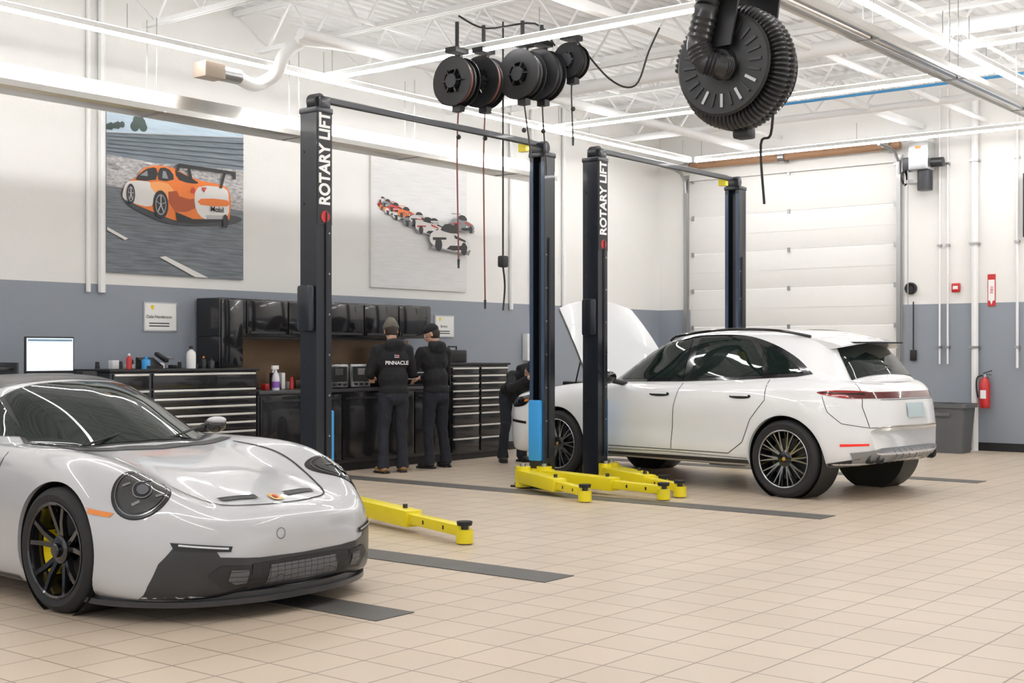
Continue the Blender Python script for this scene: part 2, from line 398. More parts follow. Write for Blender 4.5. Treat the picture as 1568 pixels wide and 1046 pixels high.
def strip_light(p,q,nm='led_strip_light'):
    p=V(p);q=V(q);g=empty(nm,p)
    a=V((0,0,0));d=q-p
    mb=M();mb.beam(a,d,.075,.05,white);mb.obj('housing',g)
    mb=M();mb.beam(a+V((0,0,-.035)),d+V((0,0,-.035)),.065,.022,led);mb.obj('diffuser',g)
    mb=M();mb.beam(a+V((0,0,.03)),d+V((0,0,.03)),.055,.008,ledup);mb.obj('uplight',g)
    mb=M();n=max(2,int(d.length/2.4))
    for i in range(n+1):
        c=d*(i/n);c=c*.98+d*.01;mb.cyl(c,c+V((0,0,ZC-.62-LZ)),.005,.005,galv,5)
    mb.obj('hanger',g)
strip_light((-3,10.7,LZ),(18,10.7,LZ))
strip_light((10.07,10.62,LZ),(10.07,4.72,LZ))
strip_light((14.3,10.62,LZ),(14.3,4.72,LZ))
strip_light((18.05,10.62,LZ),(18.05,0,LZ))
strip_light((-3,4.65,LZ),(18,4.65,LZ))
strip_light((5.7,10.62,LZ),(5.7,4.72,LZ))
strip_light((2.0,4.57,LZ),(2.0,-3,LZ));strip_light((8.0,4.57,LZ),(8.0,-3,LZ));strip_light((13.0,4.57,LZ),(13.0,-1,LZ))
def heater(y,z,x0,x1,k=1.,under=darkst,nm='radiant_tube_heater'):
    g=empty(nm,(x0,y,z));L=x1-x0;mb=M()
    pr=[(-.20,-.16),(-.19,-.10),(-.09,.06),(.09,.06),(.19,-.10),(.20,-.16)];pr=[(a*k,b*k) for a,b in pr]
    vs=[];
    for xx in (0,L):
        for p in pr:vs.append((xx,p[0],p[1]))
        for p in pr[::-1]:vs.append((xx,p[0]*.96,p[1]-.006))
    n=12;mb.add(vs,[(i,(i+1)%n,n+(i+1)%n,n+i) for i in range(n)]+[tuple(range(n)),tuple(range(n,2*n))],heat);mb.obj('reflector',g,ang=20)
    mb=M();mb.cyl((0.02,0,-.06*k),(L-.02,0,-.06*k),.05,.05,under,20);
    x=.3
    while x<L:
        mb.bx(x,x+.03,-.2*k,.2*k,-.165*k,-.15*k,galv);mb.cyl((x,-.08*k,.06*k),(x,-.08*k,ZC-.62-z),.005,.005,galv,5);mb.cyl((x,.08*k,.06*k),(x,.08*k,ZC-.62-z),.005,.005,galv,5);x+=1.9
    mb.obj('burner_tube',g);return g
heater(11.0,3.98,2.0,14.6)
heater(4.2,3.97,7.6,18.0,.5,chrome)
burnm=mat('burner_box',(.42,.34,.27),.5)
g=empty('heater_burner',(8.55,10.78,4.32))
mb=M();mb.box((0,0,0),(.26,.2,.16),burnm,bev=.01);mb.cyl((.12,0,0),(.38,0,0),.08,.08,galv);mb.tube([(.35,0,0),(.55,0,-.05),(.72,0,.0),(.78,-.15,.1),(.78,-.25,.25),(.9,-.35,.40),(1.2,-.5,.44),(4,-1.1,.46)],.07,ceilw,14,4);mb.obj('flue',g)
for x,r in ((7.85,.025),(8.0,.04),(14.9,.03),(15.4,.03),(16.2,.03)):
    mb=M();mb.cyl((0,0,0),(0,0,ZC-2.15),r,r,white,8);mb.obj('wall_conduit',None,(x,YA-r-.002,2.05))
mb=M();mb.box((0,0,0),(.3,.1,.4),white,bev=.01);mb.box((0,-.052,0),(.24,.006,.34),white);mb.cyl((.1,-.06,0),(.1,-.07,0),.012,.012,darkst,8);mb.obj('electrical_panel',None,(15.35,YA-.055,1.5))
for y,r,z0 in ((6.49,.05,.0),(6.9,.015,1.25),(7.02,.015,1.25),(5.9,.02,1.2)):
    mb=M();mb.cyl((0,0,z0),(0,0,ZC-.1),r,r,white,8);
    for zz in (1.5,3.0,4.2):mb.box((0,0,zz),(.03+2*r,.03+2*r,.03),galv)
    mb.obj('wall_conduit',None,(XB-r-.02,y,0))
# ================================================================ LIFTS
def lift(nm,x1,x2,y,H=3.53,arms=()):
    g=empty(nm,(0,0,0))
    wx,wy=.18,.20
    for k,(x,sg) in enumerate(((x1,1),(x2,-1))):
        mb=M();t=.025
        prof=[(-wx/2,-wy/2),(wx/2,-wy/2),(wx/2,-wy/2+.05),(wx/2-.012,-wy/2+.05),(wx/2-.012,-wy/2+t),(-wx/2+t,-wy/2+t),(-wx/2+t,wy/2-t),(wx/2-.012,wy/2-t),(wx/2-.012,wy/2-.05),(wx/2,wy/2-.05),(wx/2,wy/2),(-wx/2,wy/2)]
        prof=[(p[0]*sg,p[1]) for p in prof]
        mb.prism(prof,(x,y,.02),(1,0,0),(0,1,0),H-.02,postm)
        mb.bx(x+sg*(wx/2+.0005),x+sg*(wx/2+.003),y-wy/2+.004,y-wy/2+.046,.1,H-.1,postb);mb.bx(x+sg*(wx/2+.0005),x+sg*(wx/2+.003),y+wy/2-.046,y+wy/2-.004,.1,H-.1,postb)
        mb.bx(x+sg*(-wx/2+t+.002),x+sg*(-wx/2+t+.01),y-.07,y+.07,.1,H-.05,postb)
        mb.bx(x-sg*.02,x+sg*.03,y-.02,y+.02,.6,H-.1,darkst)
        mb.bx(x-.24,x+.24,y-.24,y+.24,.0,.02,postm)
        for dx in (-.2,.2):
            for dy in (-.2,.2):mb.cyl((x+dx,y+dy,.02),(x+dx,y+dy,.05),.016,.016,galv,6)
        mb.prism([(0,0),(.12,0),(0,.25)],(x-.005,y-wy/2,.02),(0,-1,0),(0,0,1),.01,postm)
        mb.bx(x-.1,x+.1,y-.11,y+.11,H-.05,H,postm,bev=.01)
        mb.bx(x-.03,x+.09*sg,y-.09,y+.09,H,H+.1,postm,bev=.01);mb.cyl((x,y-.05,H+.06),(x,y+.05,H+.06),.07,.07,darkst,16)
        for q in range(6):
            mb.cyl((x-sg*wx/2,y+.06,.9+.45*q),(x-sg*(wx/2+.006),y+.06,.9+.45*q),.012,.012,darkst,6)
            mb.cyl((x+.06*sg,y-wy/2,.7+.35*q),(x+.06*sg,y-wy/2-.006,.7+.35*q),.009,.009,galv,6)
        mb.cyl((x+sg*.02,y-wy/2-.012,.3),(x+sg*.02,y-wy/2-.012,H-.9),.008,.008,black,6)
        mb.obj('post_%d'%(k+1),g)
        mb=M()
        if sg==1:
            mb.bx(x-wx/2-.075,x-wx/2,y-.09,y+.07,1.6,2.0,postm,bev=.03)
            mb.obj('lock_box',g)
            mb=M();mb.bx(x-.08,x+.09,y-wy/2-.004,y-wy/2,2.52,H-.02,black);mb.lathe([(.0,0),(.05,0),(.05,.004),(0,.004)],(x+.01,y-wy/2-.004,2.59),(0,-1,0),red,20);mb.obj('label',g)
            text('ROTARY LIFT',.172,(x+.008,y-wy/2-.006,3.09),(math.pi/2,-math.pi/2,0),txtw,g,'label_lettering',bold=.006,sx=.78)
        mb=M();mb.bx(x+sg*.055,x+sg*.13,y-.07,y+.07,.1,.85,darkst,bev=.01)
        mb.bx(x+sg*.09,x+sg*.15,y-.075,y+.075,.28,.92,blue,bev=.02)
        mb.bx(x+sg*.04,x+sg*.22,y-.2,y+.2,.07,.2,yellow,bev=.015);mb.obj('carriage_%d'%(k+1),g)
    mb=M();mb.bx(x1,x2,y-.03,y+.03,H+.07,H+.11,postm);mb.cyl((x1+.1,y-.06,H+.05),(x2-.1,y-.06,H+.05),.009,.009,black,8)
    mb.cyl((x1+.1,y+.06,H+.13),(x2-.1,y+.06,H+.13),.012,.012,galv,8)
    mb.bx(x2-.35,x2-.28,y-.05,y+.05,H-.02,H+.06,yellow);mb.obj('overhead_beam',g)
    mb=M()
    for (a,bb) in arms:
        a=V((a[0],a[1],.13));bb=V((bb[0],bb[1],.10));d=(bb-a);m1=a+d*.62
        mb.beam(a,m1,.15,.13,yellow,.01);mb.beam(a+d*.45,bb,.10,.08,yellow,.008)
        s=V((-d.y,d.x,0)).normalized()
        mb.cyl(a-V((0,0,.11)),a+V((0,0,.1)),.08,.08,yellow,20)
        mb.cyl(a+V((0,0,.1)),a+V((0,0,.13)),.03,.03,galv,10)
        e=bb-V((0,0,.03));mb.cyl(e-V((0,0,.06)),e+V((0,0,.04)),.065,.065,yellow,20);mb.cyl(e+V((0,0,.04)),e+V((0,0,.07)),.03,.03,darkst,12);mb.cyl(e+V((0,0,.07)),e+V((0,0,.10)),.055,.06,rubber,20)
        mm=a+d*.55+V((0,0,.07));mb.cyl(mm,mm+V((0,0,.03)),.02,.02,darkst,10)
        for q in (.3,.7):
            pp=bb.lerp(m1,q);mb.beam(pp-s*.052,pp+s*.052,.02,.03,black)
    if arms:mb.obj('swing_arms',g)
    return g
lift('two_post_car_lift',7.76,11.0,8.34,arms=(((7.90,8.15),(7.33,6.28)),((10.72,8.38),(10.1,7.15)),((10.85,8.2),(10.70,6.65))))
lift('two_post_car_lift',11.62,14.74,8.09,arms=(((11.55,7.9),(11.0,6.65)),((11.72,7.95),(11.35,7.05))))
# ================================================================ SPORTS CAR
def sports_car():
    g=empty('sports_car',(4.91,5.38,0))
    B=[]
    def R(y,b,W,pts,p=3.):B.append((y,b,W,p,pts))
    R(0,.03,.5,[(0,.42),(.1,.42),(.2,.42),(.28,.415),(.34,.40),(.38,.38),(.41,.35),(.42,.31),(.41,.27),(.38,.24),(.32,.22),(0,.22)])
    R(.012,.20,.74,[(0,.52),(.2,.52),(.38,.515),(.5,.51),(.58,.50),(.64,.475),(.69,.43),(.72,.36),(.725,.27),(.72,.19),(.68,.14),(0,.14)])
    R(.07,.38,.86,[(0,.560),(.25,.560),(.43,.558),(.55,.575),(.66,.58),(.74,.55),(.80,.49),(.84,.40),(.845,.28),(.84,.18),(.79,.12),(0,.12)])
    R(.2,.36,.91,[(0,.595),(.25,.595),(.44,.592),(.57,.635),(.69,.66),(.78,.63),(.85,.56),(.895,.44),(.90,.30),(.895,.18),(.83,.12),(0,.12)])
    R(.45,.21,.92,[(0,.66),(.25,.66),(.45,.655),(.58,.712),(.70,.763),(.81,.735),(.88,.65),(.925,.50),(.928,.33),(.915,.2),(.86,.12),(0,.12)])
    R(.75,.08,.925,[(0,.735),(.25,.735),(.45,.73),(.58,.79),(.70,.838),(.81,.815),(.89,.73),(.93,.56),(.93,.37),(.92,.22),(.86,.12),(0,.12)])
    R(1.1,.02,.925,[(0,.805),(.25,.803),(.45,.80),(.58,.835),(.70,.87),(.81,.85),(.89,.77),(.93,.60),(.93,.4),(.92,.22),(.86,.12),(0,.12)])
    R(1.5,.0,.9,[(0,.86),(.25,.86),(.45,.857),(.58,.865),(.70,.878),(.80,.86),(.87,.785),(.905,.62),(.90,.4),(.90,.22),(.85,.12),(0,.12)])
    R(2.1,.0,.9,[(0,.88),(.25,.88),(.45,.88),(.58,.885),(.70,.885),(.79,.865),(.86,.79),(.89,.62),(.875,.42),(.89,.24),(.84,.13),(0,.13)])
    R(2.8,.0,.9,[(0,.9),(.25,.9),(.45,.9),(.58,.91),(.72,.91),(.82,.89),(.89,.81),(.91,.64),(.90,.42),(.90,.24),(.85,.13),(0,.13)])
    R(3.4,.0,.9,[(0,.94),(.25,.94),(.45,.94),(.60,.95),(.74,.945),(.85,.91),(.92,.82),(.94,.64),(.94,.42),(.92,.26),(.86,.15),(0,.15)])
    R(3.95,-.04,.9,[(0,.93),(.25,.93),(.45,.925),(.58,.915),(.72,.90),(.83,.86),(.905,.76),(.925,.6),(.92,.42),(.90,.28),(.84,.18),(0,.18)])
    R(4.35,-.14,.88,[(0,.86),(.25,.86),(.45,.855),(.58,.845),(.70,.83),(.80,.78),(.86,.69),(.88,.56),(.87,.42),(.84,.30),(.78,.22),(0,.22)])
    R(4.52,-.2,.8,[(0,.74),(.2,.74),(.38,.735),(.5,.73),(.6,.71),(.68,.67),(.73,.61),(.75,.53),(.74,.44),(.70,.37),(.64,.33),(0,.33)])
    R(4.56,-.1,.6,[(0,.6),(.1,.6),(.2,.6),(.28,.595),(.34,.58),(.38,.56),(.4,.54),(.41,.5),(.4,.46),(.37,.44),(.32,.43),(0,.43)])
    mb=M();loft(mb,B,paintA,120,56);body=mb.obj('body',g,ang=50)
    c=M()
    for y,r in ((.98,.372),(3.45,.385)):
        for sx in (-1,1):c.cyl((sx*.60,y,.345),(sx*1.2,y,.345),r,r,paintA,64)
    cut=c.obj('cut',None);cut.location=g.location
    boolcut(body,cut)
    mb=M()
    for y,r in ((.98,.370),(3.45,.383)):
        for sx in (-1,1):
            mb.cyl((sx*.602,y,.345),(sx*.895,y,.345),r,r,black,64,caps=False);mb.cyl((sx*.602,y,.345),(sx*.603,y,.345),r,r,black,48)
    mb.obj('wheel_liners',g)
    G=[]
    def Q(y,b,pts,p=2.):G.append((y,b,.68,p,pts))
    Q(1.30,.30,[(0,.83),(.25,.83),(.45,.825),(.58,.82),(.66,.81),(.70,.78),(.70,.7),(0,.7)])
    Q(1.62,.25,[(0,1.0),(.25,.995),(.44,.975),(.56,.95),(.64,.905),(.71,.84),(.73,.7),(0,.7)])
    Q(1.95,.18,[(0,1.155),(.24,1.148),(.42,1.125),(.53,1.085),(.62,.995),(.71,.87),(.75,.7),(0,.7)])
    Q(2.2,.12,[(0,1.235),(.23,1.23),(.40,1.212),(.505,1.165),(.60,1.05),(.71,.88),(.76,.7),(0,.7)])
    Q(2.55,.0,[(0,1.275),(.22,1.27),(.40,1.253),(.495,1.205),(.59,1.08),(.71,.89),(.77,.7),(0,.7)])
    Q(3.0,.0,[(0,1.25),(.22,1.245),(.38,1.228),(.475,1.18),(.58,1.065),(.71,.90),(.78,.7),(0,.7)])
    Q(3.5,.0,[(0,1.14),(.2,1.135),(.35,1.12),(.45,1.08),(.56,1.0),(.7,.92),(.8,.7),(0,.7)])
    Q(4.0,.0,[(0,.98),(.2,.975),(.35,.965),(.45,.95),(.55,.92),(.66,.86),(.72,.7),(0,.7)])
    Q(4.35,.0,[(0,.82),(.2,.82),(.35,.82),(.45,.81),(.5,.80),(.55,.78),(.6,.7),(0,.7)])
    mb=M();loft(mb,G,paintA,80,40);gh=mb.obj('roof',g,ang=50)
    bv=bvh_of([body,gh])
    d=M()
    W=Proj(bv,(0,1.65,1.03),(1,0,0),(0,.8,.6))
    ws=crv([(-.665,-.135),(-.45,-.255),(-.2,-.31),(0,-.325),(.2,-.31),(.45,-.255),(.665,-.135)],5,False)+crv([(.52,.52),(.3,.545),(0,.555),(-.3,.545),(-.52,.52)],5,False)
    W.patch(d,ws,black,.003,.04)
    ws2=[(p[0]*.965,(p[1]-.12)*.955+.12) for p in ws];W.patch(d,ws2,glass,.006,.04)
    T=Proj(bv,(0,2.9,1.2),(1,0,0),(0,1,0))
    T.patch(d,crv([(-.46,-.60),(0,-.64),(.46,-.60),(.47,-.1),(.40,.3),(0,.34),(-.40,.3),(-.47,-.1)],4),carbon,.002,.05)
    T.patch(d,[(-.36,.42),(.36,.42),(.42,.9),(-.42,.9)],glass,.003,.05)
    for sx in (-1,1):
        S=Proj(bv,(0,0,0),(0,-sx,0),(0,0,1))
        f=lambda pts:[(-sx*p[0],p[1]) for p in pts]
        S.patch(d,f([(1.78,.915),(1.95,1.0),(2.2,1.12),(2.45,1.175),(2.75,1.185),(3.05,1.15),(3.35,1.06),(3.5,.97),(3.0,.945),(2.2,.915)]),glass,.004,.04)
        S.line(d,f([(1.62,.87),(1.60,.6),(1.66,.3),(1.75,.2),(2.75,.2),(2.95,.4),(3.0,.7),(2.98,.93)]),.007,gap)
        S.patch(d,f([(2.62,.70),(2.85,.70),(2.85,.73),(2.62,.73)]),paintA,.02,.03)
        S.patch(d,f([(1.40,.10),(3.0,.10),(3.0,.165),(1.40,.155)]),carbon,.006,.05)
    Hh=Proj(bv,(0,0,0),(1,0,0),(0,1,0))
    Hh.line(d,crv([(-.56,1.28),(-.57,1.0),(-.54,.7),(-.47,.42),(-.38,.24),(-.2,.165),(0,.15),(.2,.165),(.38,.24),(.47,.42),(.54,.7),(.57,1.0),(.56,1.28)],6,False),.011,gap,.003)
    for sx in (-1,1):
        Hh.patch(d,[(sx*.11,.24),(sx*.33,.27),(sx*.345,.32),(sx*.10,.295)],black,.006,.03)
        Hh.line(d,[(sx*.10,.30),(sx*.345,.328)],.012,paintA,.012)
    Hh.patch(d,[(-.62,1.36),(0,1.25),(.62,1.36),(.6,1.44),(0,1.33),(-.6,1.44)],black,.004,.03)
    Hh.patch(d,crv([(-.034,.195),(0,.187),(.034,.195),(.034,.255),(0,.285),(-.034,.255)],4),gold,.006,.02)
    Hh.patch(d,crv([(-.012,.215),(.012,.215),(.012,.25),(-.012,.25)],3),red,.009,.02)
    F=Proj(bv,(0,0,0),(1,0,0),(0,0,1))
    F.patch(d,[(-.80,.10),(.80,.10),(.79,.2),(.76,.32),(.71,.405),(.55,.40),(.52,.345),(.3,.325),(0,.32),(-.3,.325),(-.52,.345),(-.55,.40),(-.71,.405),(-.76,.32),(-.79,.2)],carbon,.004,.03)
    rad=mat('radiator_mesh',(.17,.17,.175),.4,metal=.6,bump=.8,bs=250)
    for sx in (-1,1):
        F.patch(d,[(sx*.72,.430),(sx*.46,.398),(sx*.47,.370),(sx*.71,.388)],black,.008,.03)
        F.line(d,[(sx*.69,.416),(sx*.48,.388)],.010,alum,.014)
        F.patch(d,[(sx*.50,.17),(sx*.58,.25),(sx*.52,.30),(sx*.36,.29),(sx*.36,.18)],grillm,.009,.03)
        F.patch(d,[(sx*.44,.195),(sx*.48,.22),(sx*.47,.275),(sx*.38,.27),(sx*.38,.2)],rad,.013,.03)
    F.patch(d,[(-.37,.165),(.37,.165),(.35,.295),(0,.30),(-.35,.295)],grillm,.010,.03)
    F.patch(d,[(-.26,.18),(.26,.18),(.24,.28),(-.24,.28)],rad,.014,.03)
    for i in range(-7,8):F.line(d,[(i*.048,.17),(i*.048,.292)],.003,black,.017)
    for z in (.19,.215,.24,.265):F.line(d,[(-.48,z),(.48,z)],.003,black,.017)
    cir=[(.018*math.cos(a)*1.6-.16,.44+.018*math.sin(a)*1.6) for a in np.linspace(0,2*math.pi,24)]
    F.line(d,cir,.003,gap,.004,.01)
    hl=mat('headlamp_lens',(.25,.26,.27),.12,metal=.7,coat=1)
    lensm=mat('projector_lens',(.06,.07,.09),.03,coat=1,spec=1.)
    hb=mat('headlamp_bowl',(.035,.038,.042),.1,metal=.3,coat=1)
    for sx in (-1,1):
        n=V((sx*.40,-.75,.55)).normalized();ax=V((1,0,0));ax=(ax-n*ax.dot(n)).normalized();ay=n.cross(ax)
        if ay.z<0:ay=-ay
        L=Proj(bv,(sx*.725,.46,.685),ax,ay)
        if L.n.dot(n)<0:L=Proj(bv,(sx*.725,.46,.685),-ax,ay)
        k=1 if L.ax.x*sx>0 else -1
        el=lambda cx,cy,a,bb,rot=0,N=40:[(k*(cx+a*math.cos(t)*math.cos(rot)-bb*math.sin(t)*math.sin(rot)),cy+a*math.cos(t)*math.sin(rot)+bb*math.sin(t)*math.cos(rot)) for t in np.linspace(0,2*math.pi,N,endpoint=False)]
        L.patch(d,el(0,0,.152,.172,.6),gap,.002,.03)
        L.patch(d,el(0,0,.145,.165,.6),blackg,.005,.03)
        L.patch(d,el(0,0,.118,.138,.6),hb,.008,.03)
        L.patch(d,el(0,-.005,.050,.056,.2),blackg,.011,.02)
        e=el(0,-.005,.047,.053,.2);L.line(d,e+[e[0]],.006,hl,.014,.01)
        L.patch(d,el(0,-.005,.030,.034,.2),lensm,.014,.02)
        for cx,cy in ((-.062,.055),(.058,.066),(-.062,-.075),(.058,-.065)):
            L.patch(d,[(k*(cx+p),cy+q) for p,q in ((-.020,-.008),(.020,-.008),(.020,.008),(-.020,.008))],hl,.011,.02)
        e=el(0,0,.130,.150,.6);L.line(d,e+[e[0]],.004,hl,.009)
        S=Proj(bv,(0,0,0),(0,-sx,0),(0,0,1))
        S.patch(d,[(-sx*p[0],p[1]) for p in [(.52,.575),(.715,.60),(.70,.57),(.54,.553)]],orange,.004,.02)
    d.obj('trim_and_glazing',g,recalc=False,ang=60)
    mb=M();pl=crv([(-.885,.78),(-.875,.58),(-.79,.36),(-.6,.14),(-.3,.01),(0,-.02),(.3,.01),(.6,.14),(.79,.36),(.875,.58),(.885,.78)],5,False)
    mb.prism(pl,(0,0,.085),(1,0,0),(0,1,0),.03,carbon);mb.prism([(p[0]*.975,p[1]+.03) for p in pl],(0,0,.11),(1,0,0),(0,1,0),.035,carbon)
    mb.obj('splitter',g)
    for sx in (-1,1):
        mb=M();mb.ball((sx*.955,1.95,.915),(.085,.06,.058),blackg,20,12);mb.ball((sx*.955,1.935,.945),(.076,.05,.028),paintA,20,12);mb.tube([(sx*.90,1.97,.90),(sx*.84,2.0,.89),(sx*.76,2.03,.885)],[.018,.02,.025],black,8)
        mb.obj('mirror_%s'%('r' if sx<0 else 'l'),g)
    mb=M()
    for x0 in (-.45,.1):mb.tube([(x0,1.40,.87),(x0+.25,1.47,.915),(x0+.5,1.58,.955)],.009,black,6)
    mb.bx(-.78,.78,4.25,4.5,1.28,1.30,carbon,bev=.008)
    for sx in (-1,1):mb.beam((sx*.4,4.2,.86),(sx*.4,4.4,1.28),.03,.06,carbon);mb.bx(sx*.78-.008,sx*.78+.008,4.2,4.52,1.2,1.34,carbon)
    mb.obj('rear_wing_and_wipers',g)
    k=0
    for y,R_,w,x in ((.98,.343,.26,.79),(3.45,.355,.31,.775)):
        for sx in (-1,1):
            k+=1;wheel(g,'wheel_%d'%k,(sx*x,y,R_),sx,R_,w,R_*.76,'gt',blackg,yel2)
    return g
sports_car()
# ================================================================ SUV
def suv():
    th=math.radians(172.8);g=empty('suv',(13.05,9.56,0),th)
    FA=.81;RA=3.87
    def YY(y):
        t=min(max((2.2-y)/1.0,0),1);t=t*t*(3-2*t);u=min(max((.6-y)/.5,0),1);return y-.14*t-.10*u
    B=[]
    def R(y,b,W,pts,p=3.):B.append((YY(y),b,W,p,pts))
    R(0,.04,.5,[(0,.72),(.12,.72),(.24,.72),(.33,.715),(.4,.70),(.45,.67),(.48,.63),(.49,.56),(.48,.5),(.45,.45),(.4,.43),(0,.43)])
    R(.02,.13,.82,[(0,.86),(.22,.86),(.42,.855),(.56,.85),(.67,.84),(.75,.80),(.80,.74),(.82,.64),(.82,.5),(.81,.38),(.76,.29),(0,.28)])
    R(.12,.20,.94,[(0,.94),(.28,.94),(.48,.935),(.63,.93),(.75,.92),(.84,.88),(.90,.80),(.935,.68),(.94,.52),(.93,.38),(.87,.27),(0,.26)],4.)
    R(.38,.14,.97,[(0,.985),(.3,.985),(.52,.98),(.67,.98),(.79,.97),(.88,.93),(.94,.85),(.97,.72),(.975,.55),(.965,.4),(.90,.27),(0,.26)],4.)
    R(.75,.05,.98,[(0,1.04),(.3,1.04),(.55,1.035),(.70,1.04),(.81,1.03),(.90,.98),(.96,.89),(.985,.75),(.985,.58),(.97,.42),(.90,.28),(0,.27)])
    R(1.2,.0,.98,[(0,1.08),(.3,1.08),(.55,1.08),(.72,1.085),(.82,1.07),(.90,1.02),(.955,.93),(.98,.78),(.98,.6),(.97,.43),(.91,.29),(0,.28)])
    R(1.7,.0,.98,[(0,1.09),(.3,1.09),(.6,1.09),(.75,1.10),(.84,1.085),(.905,1.03),(.945,.94),(.965,.79),(.955,.61),(.965,.43),(.92,.30),(0,.28)])
    R(2.5,.0,.98,[(0,1.1),(.3,1.1),(.6,1.1),(.75,1.115),(.84,1.10),(.905,1.045),(.94,.95),(.96,.80),(.945,.62),(.965,.43),(.92,.30),(0,.28)])
    R(3.2,.0,.98,[(0,1.12),(.3,1.12),(.6,1.12),(.75,1.135),(.84,1.125),(.91,1.07),(.95,.97),(.97,.81),(.96,.62),(.965,.43),(.92,.30),(0,.28)])
    R(3.8,.0,.98,[(0,1.15),(.3,1.15),(.6,1.15),(.74,1.17),(.83,1.155),(.92,1.09),(.97,.97),(.99,.82),(.99,.62),(.975,.43),(.92,.30),(0,.3)])
    R(4.24,-.04,.98,[(0,1.16),(.3,1.16),(.6,1.16),(.71,1.165),(.80,1.145),(.88,1.085),(.935,.97),(.965,.83),(.965,.64),(.95,.46),(.90,.33),(0,.33)])
    R(4.56,-.26,.95,[(0,1.13),(.3,1.13),(.53,1.13),(.64,1.125),(.73,1.10),(.80,1.04),(.86,.95),(.90,.82),(.92,.66),(.91,.47),(.84,.35),(0,.35)])
    R(4.70,-.34,.9,[(0,1.03),(.25,1.03),(.47,1.03),(.58,1.02),(.66,.99),(.72,.94),(.76,.86),(.81,.75),(.84,.64),(.83,.49),(.76,.38),(0,.37)],)
    R(4.76,-.26,.8,[(0,.72),(.2,.72),(.38,.72),(.49,.715),(.57,.70),(.62,.68),(.66,.65),(.69,.6),(.70,.56),(.68,.50),(.62,.46),(0,.46)])
    mb=M();loft(mb,B,paintB,120,56);body=mb.obj('body',g,ang=50)
    c=M()
    for y in (FA,RA):
        for sx in (-1,1):c.cyl((sx*.62,y,.385),(sx*1.2,y,.385),.42,.42,paintB,64)
    cut=c.obj('cut');cut.location=g.location;cut.rotation_euler=g.rotation_euler
    boolcut(body,cut)
    mb=M()
    for y in (FA,RA):
        for sx in (-1,1):mb.cyl((sx*.622,y,.385),(sx*.94,y,.385),.418,.418,black,64,caps=False);mb.cyl((sx*.622,y,.385),(sx*.624,y,.385),.418,.418,black,48)
    mb.obj('wheel_liners',g)
    G=[]
    def Q(y,b,pts,p=2.):G.append((y,b,.8,p,pts))
    Q(1.10,.28,[(0,1.05),(.3,1.05),(.55,1.045),(.70,1.04),(.78,1.03),(.82,1.0),(.84,.95),(0,.95)])
    Q(1.45,.24,[(0,1.27),(.3,1.265),(.53,1.245),(.66,1.205),(.75,1.14),(.82,1.07),(.86,.95),(0,.95)])
    Q(1.80,.16,[(0,1.47),(.3,1.462),(.52,1.435),(.64,1.38),(.73,1.26),(.83,1.12),(.87,.95),(0,.95)])
    Q(2.08,.08,[(0,1.58),(.3,1.572),(.51,1.545),(.625,1.49),(.715,1.335),(.83,1.13),(.88,.95),(0,.95)])
    Q(2.55,.0,[(0,1.665),(.3,1.655),(.51,1.63),(.62,1.57),(.71,1.405),(.835,1.14),(.88,.95),(0,.95)])
    Q(3.1,.0,[(0,1.675),(.3,1.665),(.50,1.64),(.61,1.58),(.70,1.415),(.835,1.155),(.89,.95),(0,.95)])
    Q(3.6,.0,[(0,1.655),(.3,1.645),(.49,1.62),(.595,1.56),(.68,1.40),(.82,1.18),(.90,.95),(0,.95)])
    Q(4.04,-.02,[(0,1.60),(.3,1.59),(.47,1.56),(.56,1.50),(.64,1.37),(.77,1.19),(.88,.95),(0,.95)])
    Q(4.31,-.08,[(0,1.40),(.28,1.395),(.45,1.375),(.54,1.33),(.62,1.25),(.72,1.15),(.82,.95),(0,.95)])
    Q(4.54,-.16,[(0,1.13),(.28,1.13),(.44,1.125),(.53,1.115),(.61,1.10),(.68,1.07),(.72,.95),(0,.95)])
    mb=M();loft(mb,G,paintB,80,40);gh=mb.obj('roof',g,ang=50)
    bv=bvh_of([body,gh]);d=M()
    W=Proj(bv,(0,1.65,1.35),(1,0,0),(0,.78,.62))
    ws=crv([(-.74,-.30),(-.4,-.43),(0,-.48),(.4,-.43),(.74,-.30)],5,False)+crv([(.60,.38),(.3,.44),(0,.46),(-.3,.44),(-.60,.38)],5,False)
    W.patch(d,ws,glass,.004,.05)
    tr=mat('tail_red',(.30,.01,.012),.15,coat=1);rf=mat('reflector_red',(.8,.03,.02),.2,em=.3,emc=(.8,.02,.02))
    for sx in (-1,1):
        S=Proj(bv,(0,0,0),(0,-sx,0),(0,0,1));f=lambda pts:[(-sx*p[0],p[1]) for p in pts]
        dlo=crv([(1.28,1.10),(1.50,1.26),(1.76,1.43),(2.1,1.545),(2.55,1.60),(3.0,1.605),(3.3,1.57),(3.6,1.48),(3.87,1.35),(4.06,1.21)],4,False)+[(3.9,1.18),(3.3,1.145),(2.5,1.115),(1.7,1.10)]
        S.patch(d,f(dlo),blackg,.004,.05)
        S.patch(d,f(crv([(1.60,1.13),(1.75,1.31),(1.93,1.44),(2.2,1.53),(2.50,1.56)],4,False)+[(2.53,1.145)]),glass,.008,.04)
        S.patch(d,f([(2.62,1.15),(2.60,1.57)]+crv([(2.85,1.575),(3.08,1.57),(3.26,1.535)],4,False)+[(3.45,1.36),(3.52,1.19)]),glass,.008,.04)
        S.patch(d,f([(3.60,1.205),(3.48,1.38),(3.36,1.51)]+crv([(3.58,1.44),(3.80,1.33),(3.96,1.222)],4,False)),glass,.008,.04)
        S.line(d,f([(1.46,1.07),(1.42,.85),(1.43,.55),(1.52,.40),(2.46,.40)]),.008,gap)
